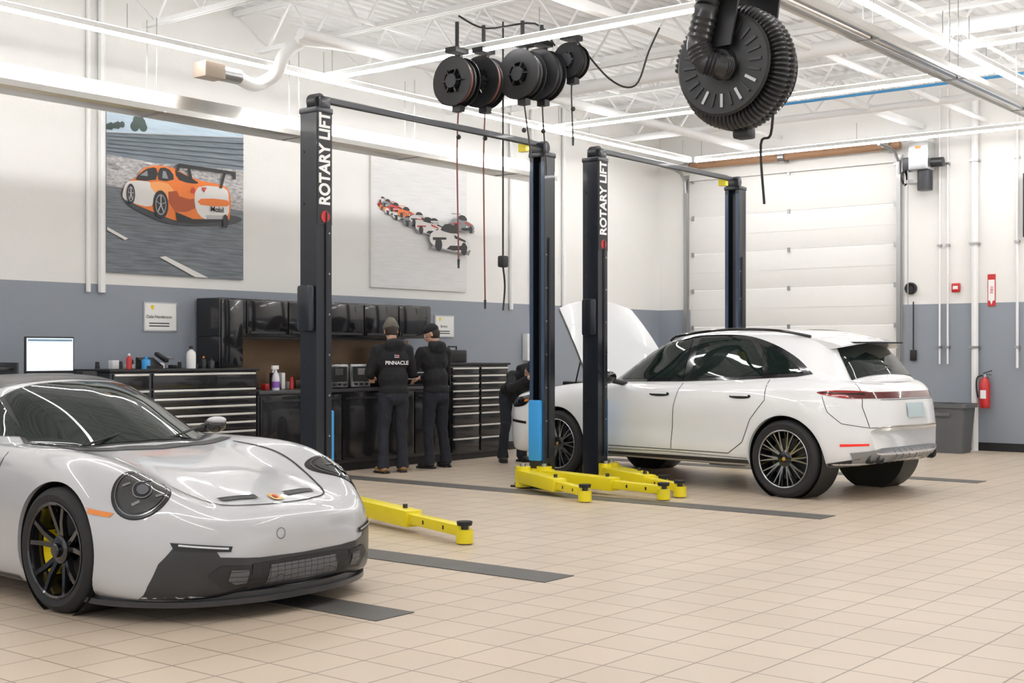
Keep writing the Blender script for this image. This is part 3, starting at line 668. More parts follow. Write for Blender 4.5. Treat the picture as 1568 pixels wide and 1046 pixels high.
        S.line(d,f([(2.54,1.10),(2.49,.85),(2.46,.40),(3.2,.40),(3.38,.52),(3.48,.75),(3.65,.95),(3.62,1.15)]),.008,gap)
        for y0 in (2.18,3.24):
            S.patch(d,f(crv([(y0-.02,.965),(y0+.1,.955),(y0+.22,.965),(y0+.22,.995),(y0+.1,1.0),(y0-.02,.99)],4)),black,.003,.03)
            S.line(d,f([(y0,.985),(y0+.22,.985)]),.024,paintB,.03)
        S.patch(d,f([(1.25,.26),(3.43,.26),(3.43,.345),(1.25,.335)]),carbon,.006,.06)
        S.line(d,f([(1.28,.36),(2.4,.375),(3.42,.36)]),.006,gap)
        S.patch(d,f(crv([(4.20,1.035),(4.33,1.055),(4.46,1.055),(4.58,1.04),(4.58,.985),(4.46,.98),(4.34,1.0)],4)),tr,.005,.03)
        S.line(d,f([(4.23,1.035),(4.56,1.02)]),.012,blackg,.010)
        S.patch(d,f([(4.42,.52),(4.62,.53),(4.62,.55),(4.42,.545)]),rf,.006,.03)
        S.patch(d,f([(4.26,.26),(4.66,.34),(4.66,.43),(4.28,.35)]),carbon,.006,.04)
        S.line(d,f([(4.26,1.0),(4.32,.85),(4.43,.74),(4.62,.70)]),.006,gap)
        S.patch(d,f([(.24,.865),(.34,.885),(.34,.855),(.24,.84)]),orange,.005,.02)
        S.patch(d,f(crv([(-.05,.88),(.15,.90),(.34,.93),(.30,.82),(.15,.78),(-.03,.79)],4)),blackg,.005,.03)
        S.line(d,f([(.32,.60),(.0,.62)]),.03,black,.004)
        for y in (FA,RA):
            pts=[(y-.436*math.cos(a),.385+.436*math.sin(a)) for a in np.linspace(-.05,math.pi+.05,40)]
            S.line(d,f(pts),.012,paintB,.008,.03)
    Rr=Proj(bv,(0,4.6,.0),(-1,0,0),(0,0,1))
    Rr.patch(d,[(-.66,1.04),(.66,1.04),(.76,1.03),(.76,.99),(.66,.98),(-.66,.98),(-.76,.99),(-.76,1.03)],mat('tail_band',(.10,.008,.01),.12,coat=1),.006,.04)
    Rr.line(d,[(-.64,1.12),(-.68,.9),(-.64,.70),(.64,.70),(.68,.9),(.64,1.12)],.007,gap)
    Rr.patch(d,[(-.74,.36),(.74,.36),(.78,.46),(.5,.50),(-.5,.50),(-.78,.46)],mat('diffuser_grey',(.28,.29,.30),.35,metal=.5),.006,.04)
    for i in range(-3,4):Rr.line(d,[(i*.1,.36),(i*.1,.48)],.012,carbon,.014)
    Rr.patch(d,[(-.16,.79),(.16,.79),(.16,.93),(-.16,.93)],mat('licence_plate',(.50,.62,.66),.4),.012,.03)
    Rr.line(d,[(-.5,.965),(.5,.965)],.005,gap,.004)
    RW=Proj(bv,(0,4.35,1.35),(-1,0,0),(0,-.6,.8))
    RW.patch(d,[(-.60,-.19),(.60,-.19),(.52,.10),(.48,.2),(.3,.22),(-.3,.22),(-.48,.2),(-.52,.10)],glass,.006,.04)
    RW.line(d,[(-.25,-.16),(.1,-.10)],.012,black,.012)
    d.obj('trim_and_glazing',g,recalc=False,ang=60)
    mb=M();sp=[(3.92,1.625),(4.10,1.61),(4.28,1.57),(4.38,1.54),(4.38,1.525),(4.27,1.51),(4.10,1.50)]
    vs=[]
    for x in (-.54,-.42,-.25,0,.25,.42,.54):
        for p in sp:vs.append((x,p[0]-.13*abs(x/.54)**2.5,p[1]-.055*abs(x/.54)**2))
    n=len(sp);mb.add(vs,[(j*n+i,j*n+(i+1)%n,(j+1)*n+(i+1)%n,(j+1)*n+i) for j in range(6) for i in range(n)]+[tuple(range(n)),tuple(range(6*n,7*n))],paintB)
    mb.bx(-.40,.40,4.24,4.39,1.512,1.526,blackg)
    for sx in (-1,1):
        mb.tube([(sx*.565,2.15,1.55),(sx*.57,2.3,1.61),(sx*.565,2.9,1.66),(sx*.55,3.5,1.645),(sx*.53,3.9,1.58)],.015,blackg,8,4)
    mb.obj('spoiler_and_rails',g)
    for sx in (-1,1):
        mb=M();mb.ball((sx*1.03,1.62,1.16),(.12,.08,.08),paintB,20,12);mb.ball((sx*1.03,1.65,1.155),(.112,.068,.07),blackg,20,12);mb.ball((sx*1.03,1.62,1.11),(.11,.07,.035),blackg,20,12);mb.tube([(sx*.97,1.66,1.11),(sx*.88,1.70,1.09),(sx*.82,1.73,1.07)],.028,black,8);mb.obj('mirror_%s'%('r' if sx<0 else 'l'),g)
        mb=M()
        for dx in (0,.1):
            mb.lathe([(.045,-.12),(.048,.0),(.044,.01),(.038,.0),(.036,-.1)],(sx*(.50+dx),4.66-.04*(dx>0),.40),(0,1,0),darkst,20)
        mb.obj('exhaust_%s'%('r' if sx<0 else 'l'),g)
    mb=M();hl=1.12;ang=math.radians(56);a0=V((0,1.12,1.10))
    def hp(u,v,t=0):
        wv=.76*(1-.14*v*v);bow=.10*u*u*v
        yy=-(v*hl-bow);crown=.045*(1-u*u)+.03*math.sin(v*math.pi)+t
        return a0+V((u*wv,yy*math.cos(ang)+crown*math.sin(ang),-yy*math.sin(ang)+crown*math.cos(ang)))
    n1,n2=16,14
    for t,mm in ((0,paintB),(-.03,mat('bonnet_liner',(.30,.30,.30),.7))):
        vs=[hp(-1+2*i/n1,j/n2,t) for j in range(n2+1) for i in range(n1+1)]
        mb.add(vs,[(j*(n1+1)+i,j*(n1+1)+i+1,(j+1)*(n1+1)+i+1,(j+1)*(n1+1)+i) for j in range(n2) for i in range(n1)],mm)
    for u in (-.9,.9):mb.tube([hp(u,.35,-.02),(u*.74,.8,1.0)],.01,black,6)
    mb.obj('bonnet',g)
    bay=Proj(bv,(0,0,0),(1,0,0),(0,1,0));mb=M()
    bay.patch(mb,[(-.68,1.05),(-.68,.35),(-.55,.08),(.55,.08),(.68,.35),(.68,1.05)],black,.005,.05)
    mb.box((0,.55,1.04),(.7,.5,.08),carbon,bev=.03);mb.box((.45,.7,1.04),(.15,.2,.08),black,bev=.02)
    mb.obj('engine_bay',g)
    k=0
    for y in (FA,RA):
        for sx in (-1,1):
            k+=1;wheel(g,'wheel_%d'%k,(sx*.835,y,.38),sx,.38,.285,.38*.745,'ms',blackg,darkst)
suv()
# ================================================================ CABINETS
def drawers(mb,x0,x1,yf,zs):
    for a,b in zip(zs[:-1],zs[1:]):
        mb.bx(x0+.012,x1-.012,yf-.02,yf,min(a,b)+.006,max(a,b)-.006,cab,bev=.006)
        mb.bx(x0+.02,x1-.02,yf-.035,yf-.015,max(a,b)-.03,max(a,b)-.008,silver,bev=.004)
YF=11.22
g=empty('tool_cabinet')
mb=M();mb.bx(7.66,9.55,YF,11.85,.08,1.22,cab,bev=.01);mb.bx(7.64,9.57,YF-.03,11.86,1.22,1.25,black,bev=.008);mb.bx(7.7,9.5,YF+.05,11.8,0,.08,black)
drawers(mb,8.15,9.53,YF,[1.21,1.04,.95,.86,.77,.68,.58,.44,.28,.10]);drawers(mb,7.68,8.13,YF,[1.21,1.04,.58,.10]);mb.obj('chest',g)
g=empty('workbench')
mb=M();mb.bx(9.58,12.76,YF+.02,11.85,.1,.95,cab,bev=.006);mb.bx(9.575,12.77,YF-.02,11.86,.95,.99,mat('bench_top',(.10,.10,.11),.3,metal=.5),bev=.006);mb.bx(9.62,12.7,YF+.07,11.8,0,.1,black)
x=9.6
for i in range(5):
    mb.bx(x+.01,x+.62,YF,YF+.02,.14,.93,cab,bev=.008);mb.bx(x+.05,x+.58,YF-.012,YF,.86,.885,darkst);x+=.632
mb.obj('base',g)
mb=M();mb.bx(9.62,12.7,YA-.03,YA-.015,1.0,1.58,wood);mb.obj('trim_backsplash')
g=empty('wall_cabinet')
mb=M();mb.bx(9.23,12.7,11.47,11.87,1.60,2.03,cab,bev=.012);mb.bx(9.23,9.56,11.47,11.87,1.255,1.60,cab,bev=.01)
for i in range(5):
    x=9.6+i*.62;mb.bx(x+.01,x+.61,11.45,11.47,1.63,2.01,blackg,bev=.008);mb.bx(x+.05,x+.57,11.435,11.45,1.635,1.66,darkst)
mb.bx(9.25,9.55,11.45,11.47,1.27,2.01,blackg,bev=.008);mb.obj('case',g)
g=empty('tool_cabinet')
mb=M();mb.bx(12.8,14.02,YF,11.85,.08,1.25,cab,bev=.01);mb.bx(12.78,14.04,YF-.03,11.86,1.25,1.28,black,bev=.008);mb.bx(12.85,13.95,YF+.05,11.8,0,.08,black)
zz=[1.23,1.13,1.03,.93,.83,.73,.63,.47,.30,.10];drawers(mb,12.82,13.38,YF,zz);drawers(mb,13.40,14.0,YF,zz);mb.obj('chest',g)
def bottle(nm,x,y,z,h,r,m,capm):
    mb=M();mb.lathe([(.001,0),(r,0),(r,h*.65),(r*.8,h*.75),(r*.35,h*.82),(r*.35,h*.88)],(0,0,0),(0,0,1),m,20);mb.lathe([(r*.42,h*.86),(r*.42,h),(.001,h)],(0,0,0),(0,0,1),capm,16);return mb.obj(nm,None,(x,y,z))
bottle('white_bottle',8.78,11.38,1.25,.24,.05,white,black);bottle('spray_can',8.0,11.38,1.25,.16,.03,red,white);bottle('paint_tin',8.17,11.33,1.25,.13,.045,blue,blue)
bottle('spray_can',8.93,11.36,1.25,.13,.028,black,orange);bottle('spray_can',9.05,11.38,1.25,.11,.035,darkst,black)
purple=mat('purple_liquid',(.25,.10,.45),.3)
g=empty('spray_bottle',(9.94,11.35,.99));mb=M();mb.lathe([(.001,0),(.045,0),(.045,.13),(.035,.18),(.015,.21),(.015,.235)],(0,0,0),(0,0,1),mat('bottle_white',(.7,.68,.75),.3),20);mb.lathe([(.0455,.03),(.0455,.10)],(0,0,0),(0,0,1),purple,20);mb.box((-.01,0,.26),(.09,.035,.045),white,bev=.008);mb.beam((-.03,0,.24),(-.045,0,.20),.01,.015,white);mb.obj('bottle',g)
g=empty('desk_phone',(8.45,11.38,1.25));mb=M();mb.prism([(0,0),(.2,0),(.2,.03),(.02,.12),(0,.12)],(-.1,.1,0),(0,-1,0),(0,0,1),.2,black);mb.box((-.05,0,.12),(.05,.2,.04),black,rot=(.4,0,0),bev=.01);mb.box((.08,.03,.115),(.08,.06,.01),alum,rot=(.42,0,0));mb.obj('body',g)
g=empty('battery_charger',(11.05,11.42,.99))
mb=M()
for dx in (-.2,.17):
    mb.box((dx,0,.15),(.33,.3,.28),alum,bev=.015);mb.box((dx,-.152,.17),(.27,.01,.18),darkst);mb.box((dx,-.16,.2),(.12,.01,.08),alum)
    for k in range(3):mb.cyl((dx-.09+.09*k,-.155,.05),(dx-.09+.09*k,-.18,.05),.015,.015,black,12)
mb.obj('units',g)
g=empty('top_chest',(12.2,11.5,.99));mb=M();mb.box((0,0,.14),(.8,.4,.28),cab,bev=.015)
for z in (.07,.15,.23):mb.box((0,-.205,z),(.76,.012,.07),blackg);mb.box((0,-.213,z+.025),(.74,.012,.012),silver)
mb.obj('chest',g)
screen=mat('screen_lit',(.6,.75,.85),.3,em=.9,emc=(.70,.85,1.))
scr2=mat('screen_window',(.9,.92,.92),.3,em=.8,emc=(.80,.93,.9))
scr3=mat('laptop_screen',(.3,.4,.6),.3,em=.35,emc=(.35,.45,.8))
g=empty('laptop',(12.1,11.42,1.27));mb=M();mb.box((0,0,.012),(.34,.24,.02),darkst,bev=.006);mb.box((0,.13,.13),(.34,.012,.23),black,rot=(-.2,0,0),bev=.004);mb.box((0,.121,.13),(.31,.004,.19),scr3,rot=(-.2,0,0));mb.obj('body',g)
g=empty('computer_desk',(6.95,11.3,0));mb=M();mb.box((0,0,1.02),(1.1,.65,.03),cab,bev=.006)
for dx in (-.5,.5):
    for dy in (-.27,.27):mb.box((dx,dy,.5),(.04,.04,1.0),darkst)
mb.box((0,.25,.5),(1.0,.02,.6),cab);mb.obj('desk',g)
g=empty('computer_monitor',(6.98,11.2,1.037));mb=M();mb.box((0,0,.36),(.52,.025,.35),black,bev=.008);mb.box((0,-.0145,.365),(.49,.004,.31),screen);mb.box((.03,-.018,.33),(.40,.003,.2),scr2);mb.box((0,-.018,.50),(.47,.003,.02),mat('browser_bar',(.2,.3,.4),.4,em=.2))
mb.box((0,.03,.1),(.05,.03,.22),black);mb.box((0,.02,.008),(.22,.18,.014),black,bev=.005);mb.obj('screen',g)
g=empty('speaker',(7.38,11.2,1.037));mb=M();mb.box((0,0,.1),(.17,.14,.2),black,bev=.02);mb.lathe([(.05,0),(.045,-.01),(.001,-.015)],(0,-.07,.1),(0,-1,0),darkst,20);mb.obj('body',g)
mb=M()
for i in range(7):mb.ball((random.uniform(-.1,.1),random.uniform(-.06,.06),.02+random.uniform(0,.03)),(.07,.05,.035),white,12,8)
mb.obj('cloth_rag',None,(6.55,11.12,1.05))
g=empty('tool_case',(13.15,11.5,1.28));mb=M();mb.box((0,0,.09),(.36,.25,.17),black,bev=.02);mb.tube([(-.08,-.02,.17),(-.08,-.02,.22),(.08,-.02,.22),(.08,-.02,.17)],.012,black,8);mb.box((0,-.128,.12),(.3,.01,.015),darkst);mb.obj('case',g)
cs=[red,orange,white,black,darkst,black,alum]
mb=M()
for i in range(14):
    x=-.75+i*.1;h=random.uniform(.03,.10);m=random.choice(cs)
    if i%2:mb.box((x,random.uniform(-.1,.06),h/2),(random.uniform(.05,.10),.08,h),m,bev=.008)
    else:
        yy=random.uniform(-.1,.06);mb.cyl((x,yy,0),(x,yy,h),.025,.02,m,12)
mb.obj('bench_clutter',None,(8.6,11.66,1.251))
mb=M()
for i in range(12):
    x=-.5+i*.09;h=random.uniform(.04,.2);m=random.choice([black,darkst,alum,red,white,black])
    if i%2:mb.box((x,random.uniform(-.1,.1),h/2),(random.uniform(.05,.10),.08,h),m,bev=.008)
    else:
        yy=random.uniform(-.1,.1);mb.cyl((x,yy,0),(x,yy,h),.03,.02,m,12)
mb.obj('bench_clutter',None,(10.2,11.66,.991))
def sign(x0,x1,z0,z1,t1):
    g=empty('notice_sign',((x0+x1)/2,YA,(z0+z1)/2));w=x1-x0;h=z1-z0
    mb=M();mb.box((0,-.008,0),(w,.014,h),alum);mb.box((0,-.017,0),(w-.03,.004,h-.03),paper)
    mb.prism([(-.02,.03),(.02,.03),(.02,0),(0,-.025),(-.02,0)],(-w*.25,-.0205,h*.3),(1,0,0),(0,0,1),0,yel2)
    for k in range(2):mb.box((-.02,-.02,-h*.22-.03*k),(w*.6,.002,.012),darkst)
    mb.obj('panel',g);text(t1,.05,(-w*.05,-.021,0),(math.pi/2,0,0),black,g,'sign_lettering')
sign(8.54,8.98,1.65,1.97,'Dale Henderson');sign(13.25,13.65,1.63,1.93,'Service')
# ================================================================ POSTERS
def postermat(nm,kind):
    m=bpy.data.materials.new(nm);m.use_nodes=True;nt=m.node_tree;b=nt.nodes['Principled BSDF'];b.inputs['Roughness'].default_value=.35
    tc=nt.nodes.new('ShaderNodeTexCoord');mp=nt.nodes.new('ShaderNodeMapping');nt.links.new(tc.outputs['Object'],mp.inputs[0])
    mp.inputs['Rotation'].default_value=(0,.32 if kind=='road' else 0,0);mp.inputs['Scale'].default_value=(1.0,1,16) if kind!='gravel' else (5,1,14)
    nz=nt.nodes.new('ShaderNodeTexNoise');nz.inputs['Scale'].default_value=3;nz.inputs['Detail'].default_value=5;nt.links.new(mp.outputs[0],nz.inputs['Vector'])
    cr=nt.nodes.new('ShaderNodeValToRGB');nt.links.new(nz.outputs['Fac'],cr.inputs[0])
    e=cr.color_ramp.elements;e[0].position=.3;e[1].position=.7
    e[0].color,e[1].color={'road':((.09,.105,.12,1),(.21,.235,.26,1)),'gravel':((.22,.21,.21,1),(.62,.60,.60,1)),'conc':((.13,.16,.19,1),(.22,.26,.30,1)),'sky':((.42,.55,.66,1),(.55,.68,.78,1)),'pale':((.68,.67,.67,1),(.76,.75,.75,1))}[kind]
    nt.links.new(cr.outputs[0],b.inputs['Base Color']);return m
pm={k:postermat('poster_'+k,k) for k in ('road','gravel','conc','sky','pale')}
pw=mat('print_white',(.72,.70,.68),.4,var=.0);pw2=mat('print_shade',(.45,.45,.46),.4);po=mat('print_orange',(.80,.20,.03),.4,var=.15,vs=3);po2=mat('print_orange_dark',(.42,.08,.015),.4);po3=mat('print_orange_light',(.9,.38,.12),.4);pk=mat('print_black',(.02,.02,.022),.4);pr_=mat('print_red',(.6,.05,.04),.4);pg=mat('print_grey',(.25,.26,.28),.4);pd=mat('print_road_shadow',(.05,.055,.06),.4);pt=mat('print_tree',(.04,.07,.06),.4)
def ell(cx,cy,a,b,n=20):return [(cx+a*math.cos(t),cy+b*math.sin(t)) for t in np.linspace(0,2*math.pi,n,endpoint=False)]
W1,H1=1.84,1.77
g=empty('poster',(8.06,YA-.032,2.265));mb=M();mb.bx(0,W1,0,.03,0,H1,pg)
lay=[0]
def art(poly,m,sm=0):
    if sm:poly=crv(poly,sm)
    lay[0]+=1;mb.prism([(p[0]*W1,p[1]*H1) for p in poly],(0,-.001-.0004*lay[0],0),(1,0,0),(0,0,1),0,m)
art([(0,0),(1,0),(1,.45),(0,.52)],pm['road']);art([(0,.52),(1,.45),(1,.75),(0,.74)],pm['gravel'])
art([(0,.70),(.35,.69),(1,.72),(1,.93),(0,.83)],pm['conc']);art([(0,.83),(1,.93),(1,1),(0,1)],pm['sky'])
for q in range(9):art(ell(.22+.03*math.sin(q*2.3),.915+.025*math.cos(q*1.7),.03,.028,12),pt)
for q in range(8):art(ell(.015*q,.865+.004*q,.016,.016+.004*(q%3),10),pt)
for k in range(5):art([(0,.72+.022*k),(1,.74+.038*k),(1,.744+.038*k),(0,.723+.022*k)],pd)
art([(0,.83),(1,.93),(1,.935),(0,.835)],pw2)
for k in range(14):
    a=random.uniform(0,.95);z=random.uniform(.47,.68);art(ell(a,z,.03,.006,8),pw if k%2 else pg)
art([(.36,.11),(.40,.12),(.72,.0),(.62,.0)],pw);art([(.0,.27),(.0,.25),(.12,.20),(.14,.21)],pw)
art([(.12,.43),(.4,.325),(.7,.33),(.92,.36),(.95,.41),(.5,.42)],pd,4)
art([(.105,.455),(.11,.51),(.135,.55),(.19,.58),(.235,.635),(.28,.66),(.36,.675),(.46,.67),(.55,.64),(.66,.615),(.84,.60),(.885,.55),(.893,.48),(.885,.42),(.86,.375),(.66,.345),(.48,.345),(.30,.39),(.16,.43)],po,3)
art([(.105,.455),(.112,.51),(.135,.55),(.20,.565),(.29,.565),(.33,.52),(.30,.42),(.16,.43)],pw,3)
art([(.29,.565),(.42,.57),(.47,.50),(.43,.47),(.33,.50)],po3,2);art([(.42,.52),(.62,.53),(.63,.44),(.47,.40)],po2,2)
art([(.48,.60),(.62,.59),(.64,.50),(.50,.50)],po,2)
art([(.64,.57),(.84,.585),(.875,.52),(.86,.40),(.70,.37),(.62,.44)],pw,3);art([(.66,.50),(.86,.51),(.865,.47),(.66,.46)],po,2);art([(.70,.40),(.86,.41),(.85,.38),(.70,.36)],pw2)
art([(.19,.57),(.245,.63),(.29,.652),(.335,.655),(.33,.585)],pk,2);art([(.35,.585),(.36,.66),(.43,.658),(.46,.60)],pk,2);art([(.47,.655),(.55,.635),(.64,.60),(.60,.59),(.5,.60)],pk,2)
art([(.22,.60),(.27,.635),(.275,.60)],pg);art([(.375,.60),(.38,.645),(.40,.645),(.42,.60)],pg)
art([(.46,.685),(.50,.705),(.93,.70),(.93,.65),(.91,.65),(.9,.682),(.5,.680)],pk);art([(.48,.68),(.50,.68),(.50,.66),(.47,.65)],pk);art([(.56,.68),(.58,.68),(.60,.60),(.57,.60)],pk);art([(.83,.68),(.85,.68),(.82,.58),(.80,.58)],pk)
art([(.47,.40),(.60,.365),(.85,.385),(.86,.37),(.6,.335),(.48,.345)],pk)
for cx,cy,a,b_ in ((.365,.435,.054,.088),(.155,.48,.029,.062)):
    art(ell(cx,cy,a,b_),pk);art(ell(cx,cy,a*.72,b_*.74),pg);art(ell(cx,cy,a*.6,b_*.62),pk)
    for q in range(5):
        t=q*1.257+.3;art([(cx-.004,cy),(cx+.004,cy),(cx+a*.65*math.cos(t)+.004,cy+b_*.65*math.sin(t)),(cx+a*.65*math.cos(t)-.004,cy+b_*.65*math.sin(t))],pw2)
art(ell(.845,.37,.022,.045),pk);art([(.66,.57),(.70,.575),(.68,.54)],pr_);art(ell(.60,.545,.012,.02),pr_)
mb.obj('print',g,recalc=False,flat=True);text('Mobil',.085,(.78*W1,-.035,.44*H1),(math.pi/2,0,0),pk,g,'print_lettering',bold=.001)
W1,H1=1.9,1.8;g=empty('poster',(12.0,YA-.032,2.265));mb=M();lay[0]=0;mb.bx(0,W1,0,.03,0,H1,pw)
art([(.01,.01),(.99,.01),(.99,.99),(.01,.99)],pm['pale'])
def racer(cx,cy,s,c1,c2):
    f=lambda P:[(cx+p[0]*s,cy+p[1]*s) for p in P]
    art(f([(-.5,-.18),(.5,-.25),(.55,-.15),(-.4,-.08)]),pg);art(f([(-.48,-.1),(-.5,.08),(-.3,.16),(.1,.14),(.48,.02),(.5,-.16),(.1,-.2)]),c1,2)
    art(f([(-.2,.15),(-.12,.28),(.1,.27),(.2,.13)]),pk,2);art(f([(-.1,-.17),(.1,-.19),(.45,-.14),(.45,-.08),(0,-.1)]),pk);art(f([(-.45,.02),(-.1,.04),(-.1,.0),(-.45,-.03)]),c2);art(f([(-.5,.28),(-.1,.3),(-.1,.33),(-.5,.31)]),c1);art(f([(.1,.10),(.4,.02),(.42,-.02),(.12,.04)]),c2);art(f([(.15,-.04),(.22,-.03),(.22,-.08),(.15,-.08)]),paper)
    art(f(ell(-.3,-.1,.09,.12,12)),pk);art(f(ell(.36,-.14,.08,.12,12)),pk)
for i in range(12):
    t=i/11;racer(.10+.10*t+.42*t*t+.0,.62-.09*t-.07*t*t+(.02 if i%2 else -.02),.08+.14*t,[pr_,pw,po,pg,pw][i%5],[pk,pr_,pk][i%3])
racer(.55,.47,.26,pw,pr_);racer(.92,.52,.25,pg,pr_);racer(.78,.39,.42,pw,pk)
mb.obj('print',g,recalc=False,flat=True)
# ================================================================ REELS
def cord_reel(x,y,z,r,hose,drops,dx=0):
    g=empty('hose_reel',(x,y,z));mb=M()
    for h in (-.07,.07):
        mb.lathe([(r*.45,h),(r*.5,h+.012),(r*.92,h+.012),(r,h),(r,h-.01),(r*.92,h-.004),(r*.5,h-.004),(r*.45,h)],(0,0,0),(1,0,0),black,36)
        for k in range(6):
            a=k*math.pi/3;mb.beam((h,0,0),(h,r*.5*math.cos(a),r*.5*math.sin(a)),.05,.014,black)
    for i in range(4):
        rr=r*(.6+.08*i)
        for o in (-.025,.03):mb.lathe([(rr+.02*math.cos(t),o+.02*math.sin(t)) for t in np.linspace(0,2*math.pi,8,endpoint=False)],(0,0,0),(1,0,0),black if o>0 else hose,36,True)
    mb.cyl((-.1,0,0),(.1,0,0),.07,.07,darkst,16);mb.box((0,0,r*.5),(.04,.12,r*1.1),black);mb.box((0,0,r+.06),(.2,.14,.05),black);mb.box((.11,0,.0),(.03,.1,.5*r),darkst)
    mb.cyl((0,0,r+.08),(0,0,ZC-.68-z),.02,.02,darkst,8);mb.box((0,-.02,-r-.02),(.08,.1,.06),black);mb.obj('reel',g)
    mb=M();mb.tube([(0,-.02,-r),(dx*.3,0,(drops-z)*.4),(dx,-.02,drops-z)],.008,hose,7,5);mb.cyl((dx,-.02,drops-z),(dx,-.02,drops-z-.09),.014,.010,darkst,8);mb.ball((0,-.02,-r-.3),.025,black,10,6);mb.obj('hose',g)
cord_reel(9.83,8.52,4.12,.25,redhose,2.35);cord_reel(10.1,8.40,4.14,.26,redhose,1.95)
cord_reel(10.2,7.98,4.18,.25,black,3.45,.1);cord_reel(10.45,7.93,4.21,.26,black,3.3,.05);cord_reel(10.67,7.72,4.36,.18,black,3.6)
g=empty('pendant_power_cord',(10.35,8.35,4.3));mb=M();mb.tube([(0,0,.5),(0,0,-1.9),(0,0,-2.0)],.010,black,7);mb.box((0,0,-1.95),(.09,.08,.12),black,bev=.02);mb.tube([(0,0,-2.0),(.03,0,-2.2),(0,0,-2.45)],.01,black,7,4);mb.obj('cord',g)
g=empty('overhead_cables',(0,0,0));mb=M();mb.tube([(9.6,8.3,4.7),(9.9,8.2,4.62),(10.3,7.9,4.7),(10.5,7.8,4.5)],.010,black,7,5);mb.tube([(10.7,7.7,4.6),(10.95,7.45,4.2),(11.2,7.3,4.15),(11.3,7.2,4.5),(11.35,7.1,4.74)],.010,black,7,6)
mb.obj('cables',g)
g=empty('exhaust_hose_reel',(7.8,4.27,3.33));mb=M()
flexm=mat('flex_hose_black',(.02,.02,.022),.4,coat=.2)
mb.lathe([(.06,0),(.33,0),(.345,.012),(.345,.02),(.06,.02)],(-.2,0,0),(1,0,0),black,48)
for k in range(24):
    a=k*math.pi/12;
    mb.beam((-.205,.20*math.cos(a),.20*math.sin(a)),(-.205,.29*math.cos(a),.29*math.sin(a)),.010,.014 if k%2 else .02,galv if k in (14,16,18,20) else darkst)
mb.cyl((-.25,0,0),(-.2,0,0),.09,.11,black,24);mb.cyl((-.19,0,0),(.19,0,0),.2,.2,black,32)
mb.lathe([(.06,0),(.33,0),(.345,.012),(.345,.02),(.06,.02)],(.19,0,0),(1,0,0),black,48)
pts=[];rs=[]
for k in range(0,2*220):
    a=k/220*2*math.pi;pts.append((-.10+.19*k/440,.335*math.cos(a),.335*math.sin(a)));rs.append(.078 if k%3 else .064)
mb.tube(pts,rs,flexm,12)
pts=[];rs=[];
P0=[V((-.3,.02,.5)),V((-.34,.05,.3)),V((-.34,.1,.12)),V((-.32,.06,.0)),V((-.27,-.02,-.03)),V((-.2,-.05,-.03))]
for i in range(len(P0)-1):
    for k in range(9):pts.append(P0[i].lerp(P0[i+1],k/9));rs.append(.085 if k%2 else .075)
mb.tube(pts,rs,flexm,14)
mb.obj('hose_drum',g)
mb=M();mb.prism([(-.2,.6),(.2,.6),(.12,.0),(-.12,.0)],(.25,0,0),(0,1,0),(0,0,1),.02,black);mb.prism([(-.22,.72),(.22,.72),(.1,.1),(-.1,.1)],(-.27,0,0),(0,1,0),(0,0,1),.02,black)
mb.box((-.05,0,.62),(.5,.45,.12),black,bev=.02);mb.lathe([(.24,0),(.24,.3),(.12,.36)],(-.5,0,.62),(1,0,0),black,28)
mb.tube([(.05,-.25,-.2),(.1,-.2,-.45),(.15,-.1,-.5),(.2,-.1,-.9)],.009,black,7,5);mb.box((.1,.0,-.42),(.12,.12,.08),black,bev=.02)
mb.obj('frame',g)
# ================================================================ WALL B OBJECTS
g=empty('fire_extinguisher',(XB-.12,6.33,.62));mb=M();mb.lathe([(.001,0),(.06,0),(.072,.02),(.075,.06),(.075,.34),(.06,.40),(.03,.43),(.025,.45)],(0,0,0),(0,0,1),red,28);mb.cyl((0,0,.45),(0,0,.49),.022,.022,alum,12)
mb.beam((.0,.02,.50),(-.0,-.10,.54),.02,.012,black);mb.beam((0,.02,.49),(0,-.09,.48),.02,.01,black);mb.tube([(0,.03,.47),(-.02,.10,.44),(-.03,.11,.3),(-.03,.09,.15)],.012,black,8,5);mb.box((-.074,0,.2),(.006,.08,.12),paper);mb.box((.09,0,.3),(.03,.04,.3),galv);mb.obj('cylinder',g)
g=empty('fire_extinguisher_sign',(XB-.01,6.27,2.32));mb=M();mb.box((0,0,0),(.012,.11,.46),red);mb.box((-.007,0,.0),(.003,.09,.3),paper);mb.prism([(-.03,.05),(.03,.05),(0,-.03)],(-.009,0,-.18),(0,-1,0),(0,0,1),0,paper);mb.obj('panel',g);text('FIRE',.06,(-.011,0,.0),(math.pi/2,math.pi/2,-math.pi/2),red,g,'sign_lettering')
mb=M();mb.box((0,0,0),(.05,.12,.13),red,bev=.01);mb.box((-.028,0,.0),(.006,.07,.05),paper);mb.box((-.03,0,-.03),(.01,.05,.02),red);mb.obj('fire_alarm_pull_station',None,(XB-.027,6.78,2.37))
mb=M();mb.lathe([(.001,.03),(.04,.03),(.07,.06),(.09,.05),(.09,.0),(.001,.0)],(0,0,0),(-1,0,0),black,24);mb.obj('alarm_bell',None,(XB-.002,7.46,2.38))
mb=M();mb.box((0,0,0),(.05,.09,.16),black,bev=.01);mb.cyl((0,0,.08),(0,0,.8),.01,.01,black,6);mb.obj('door_control_switch',None,(XB-.03,7.42,1.38))
binm=mat('bin_grey',(.11,.115,.12),.5)
g=empty('trash_can',(18.42,6.68,0));mb=M()
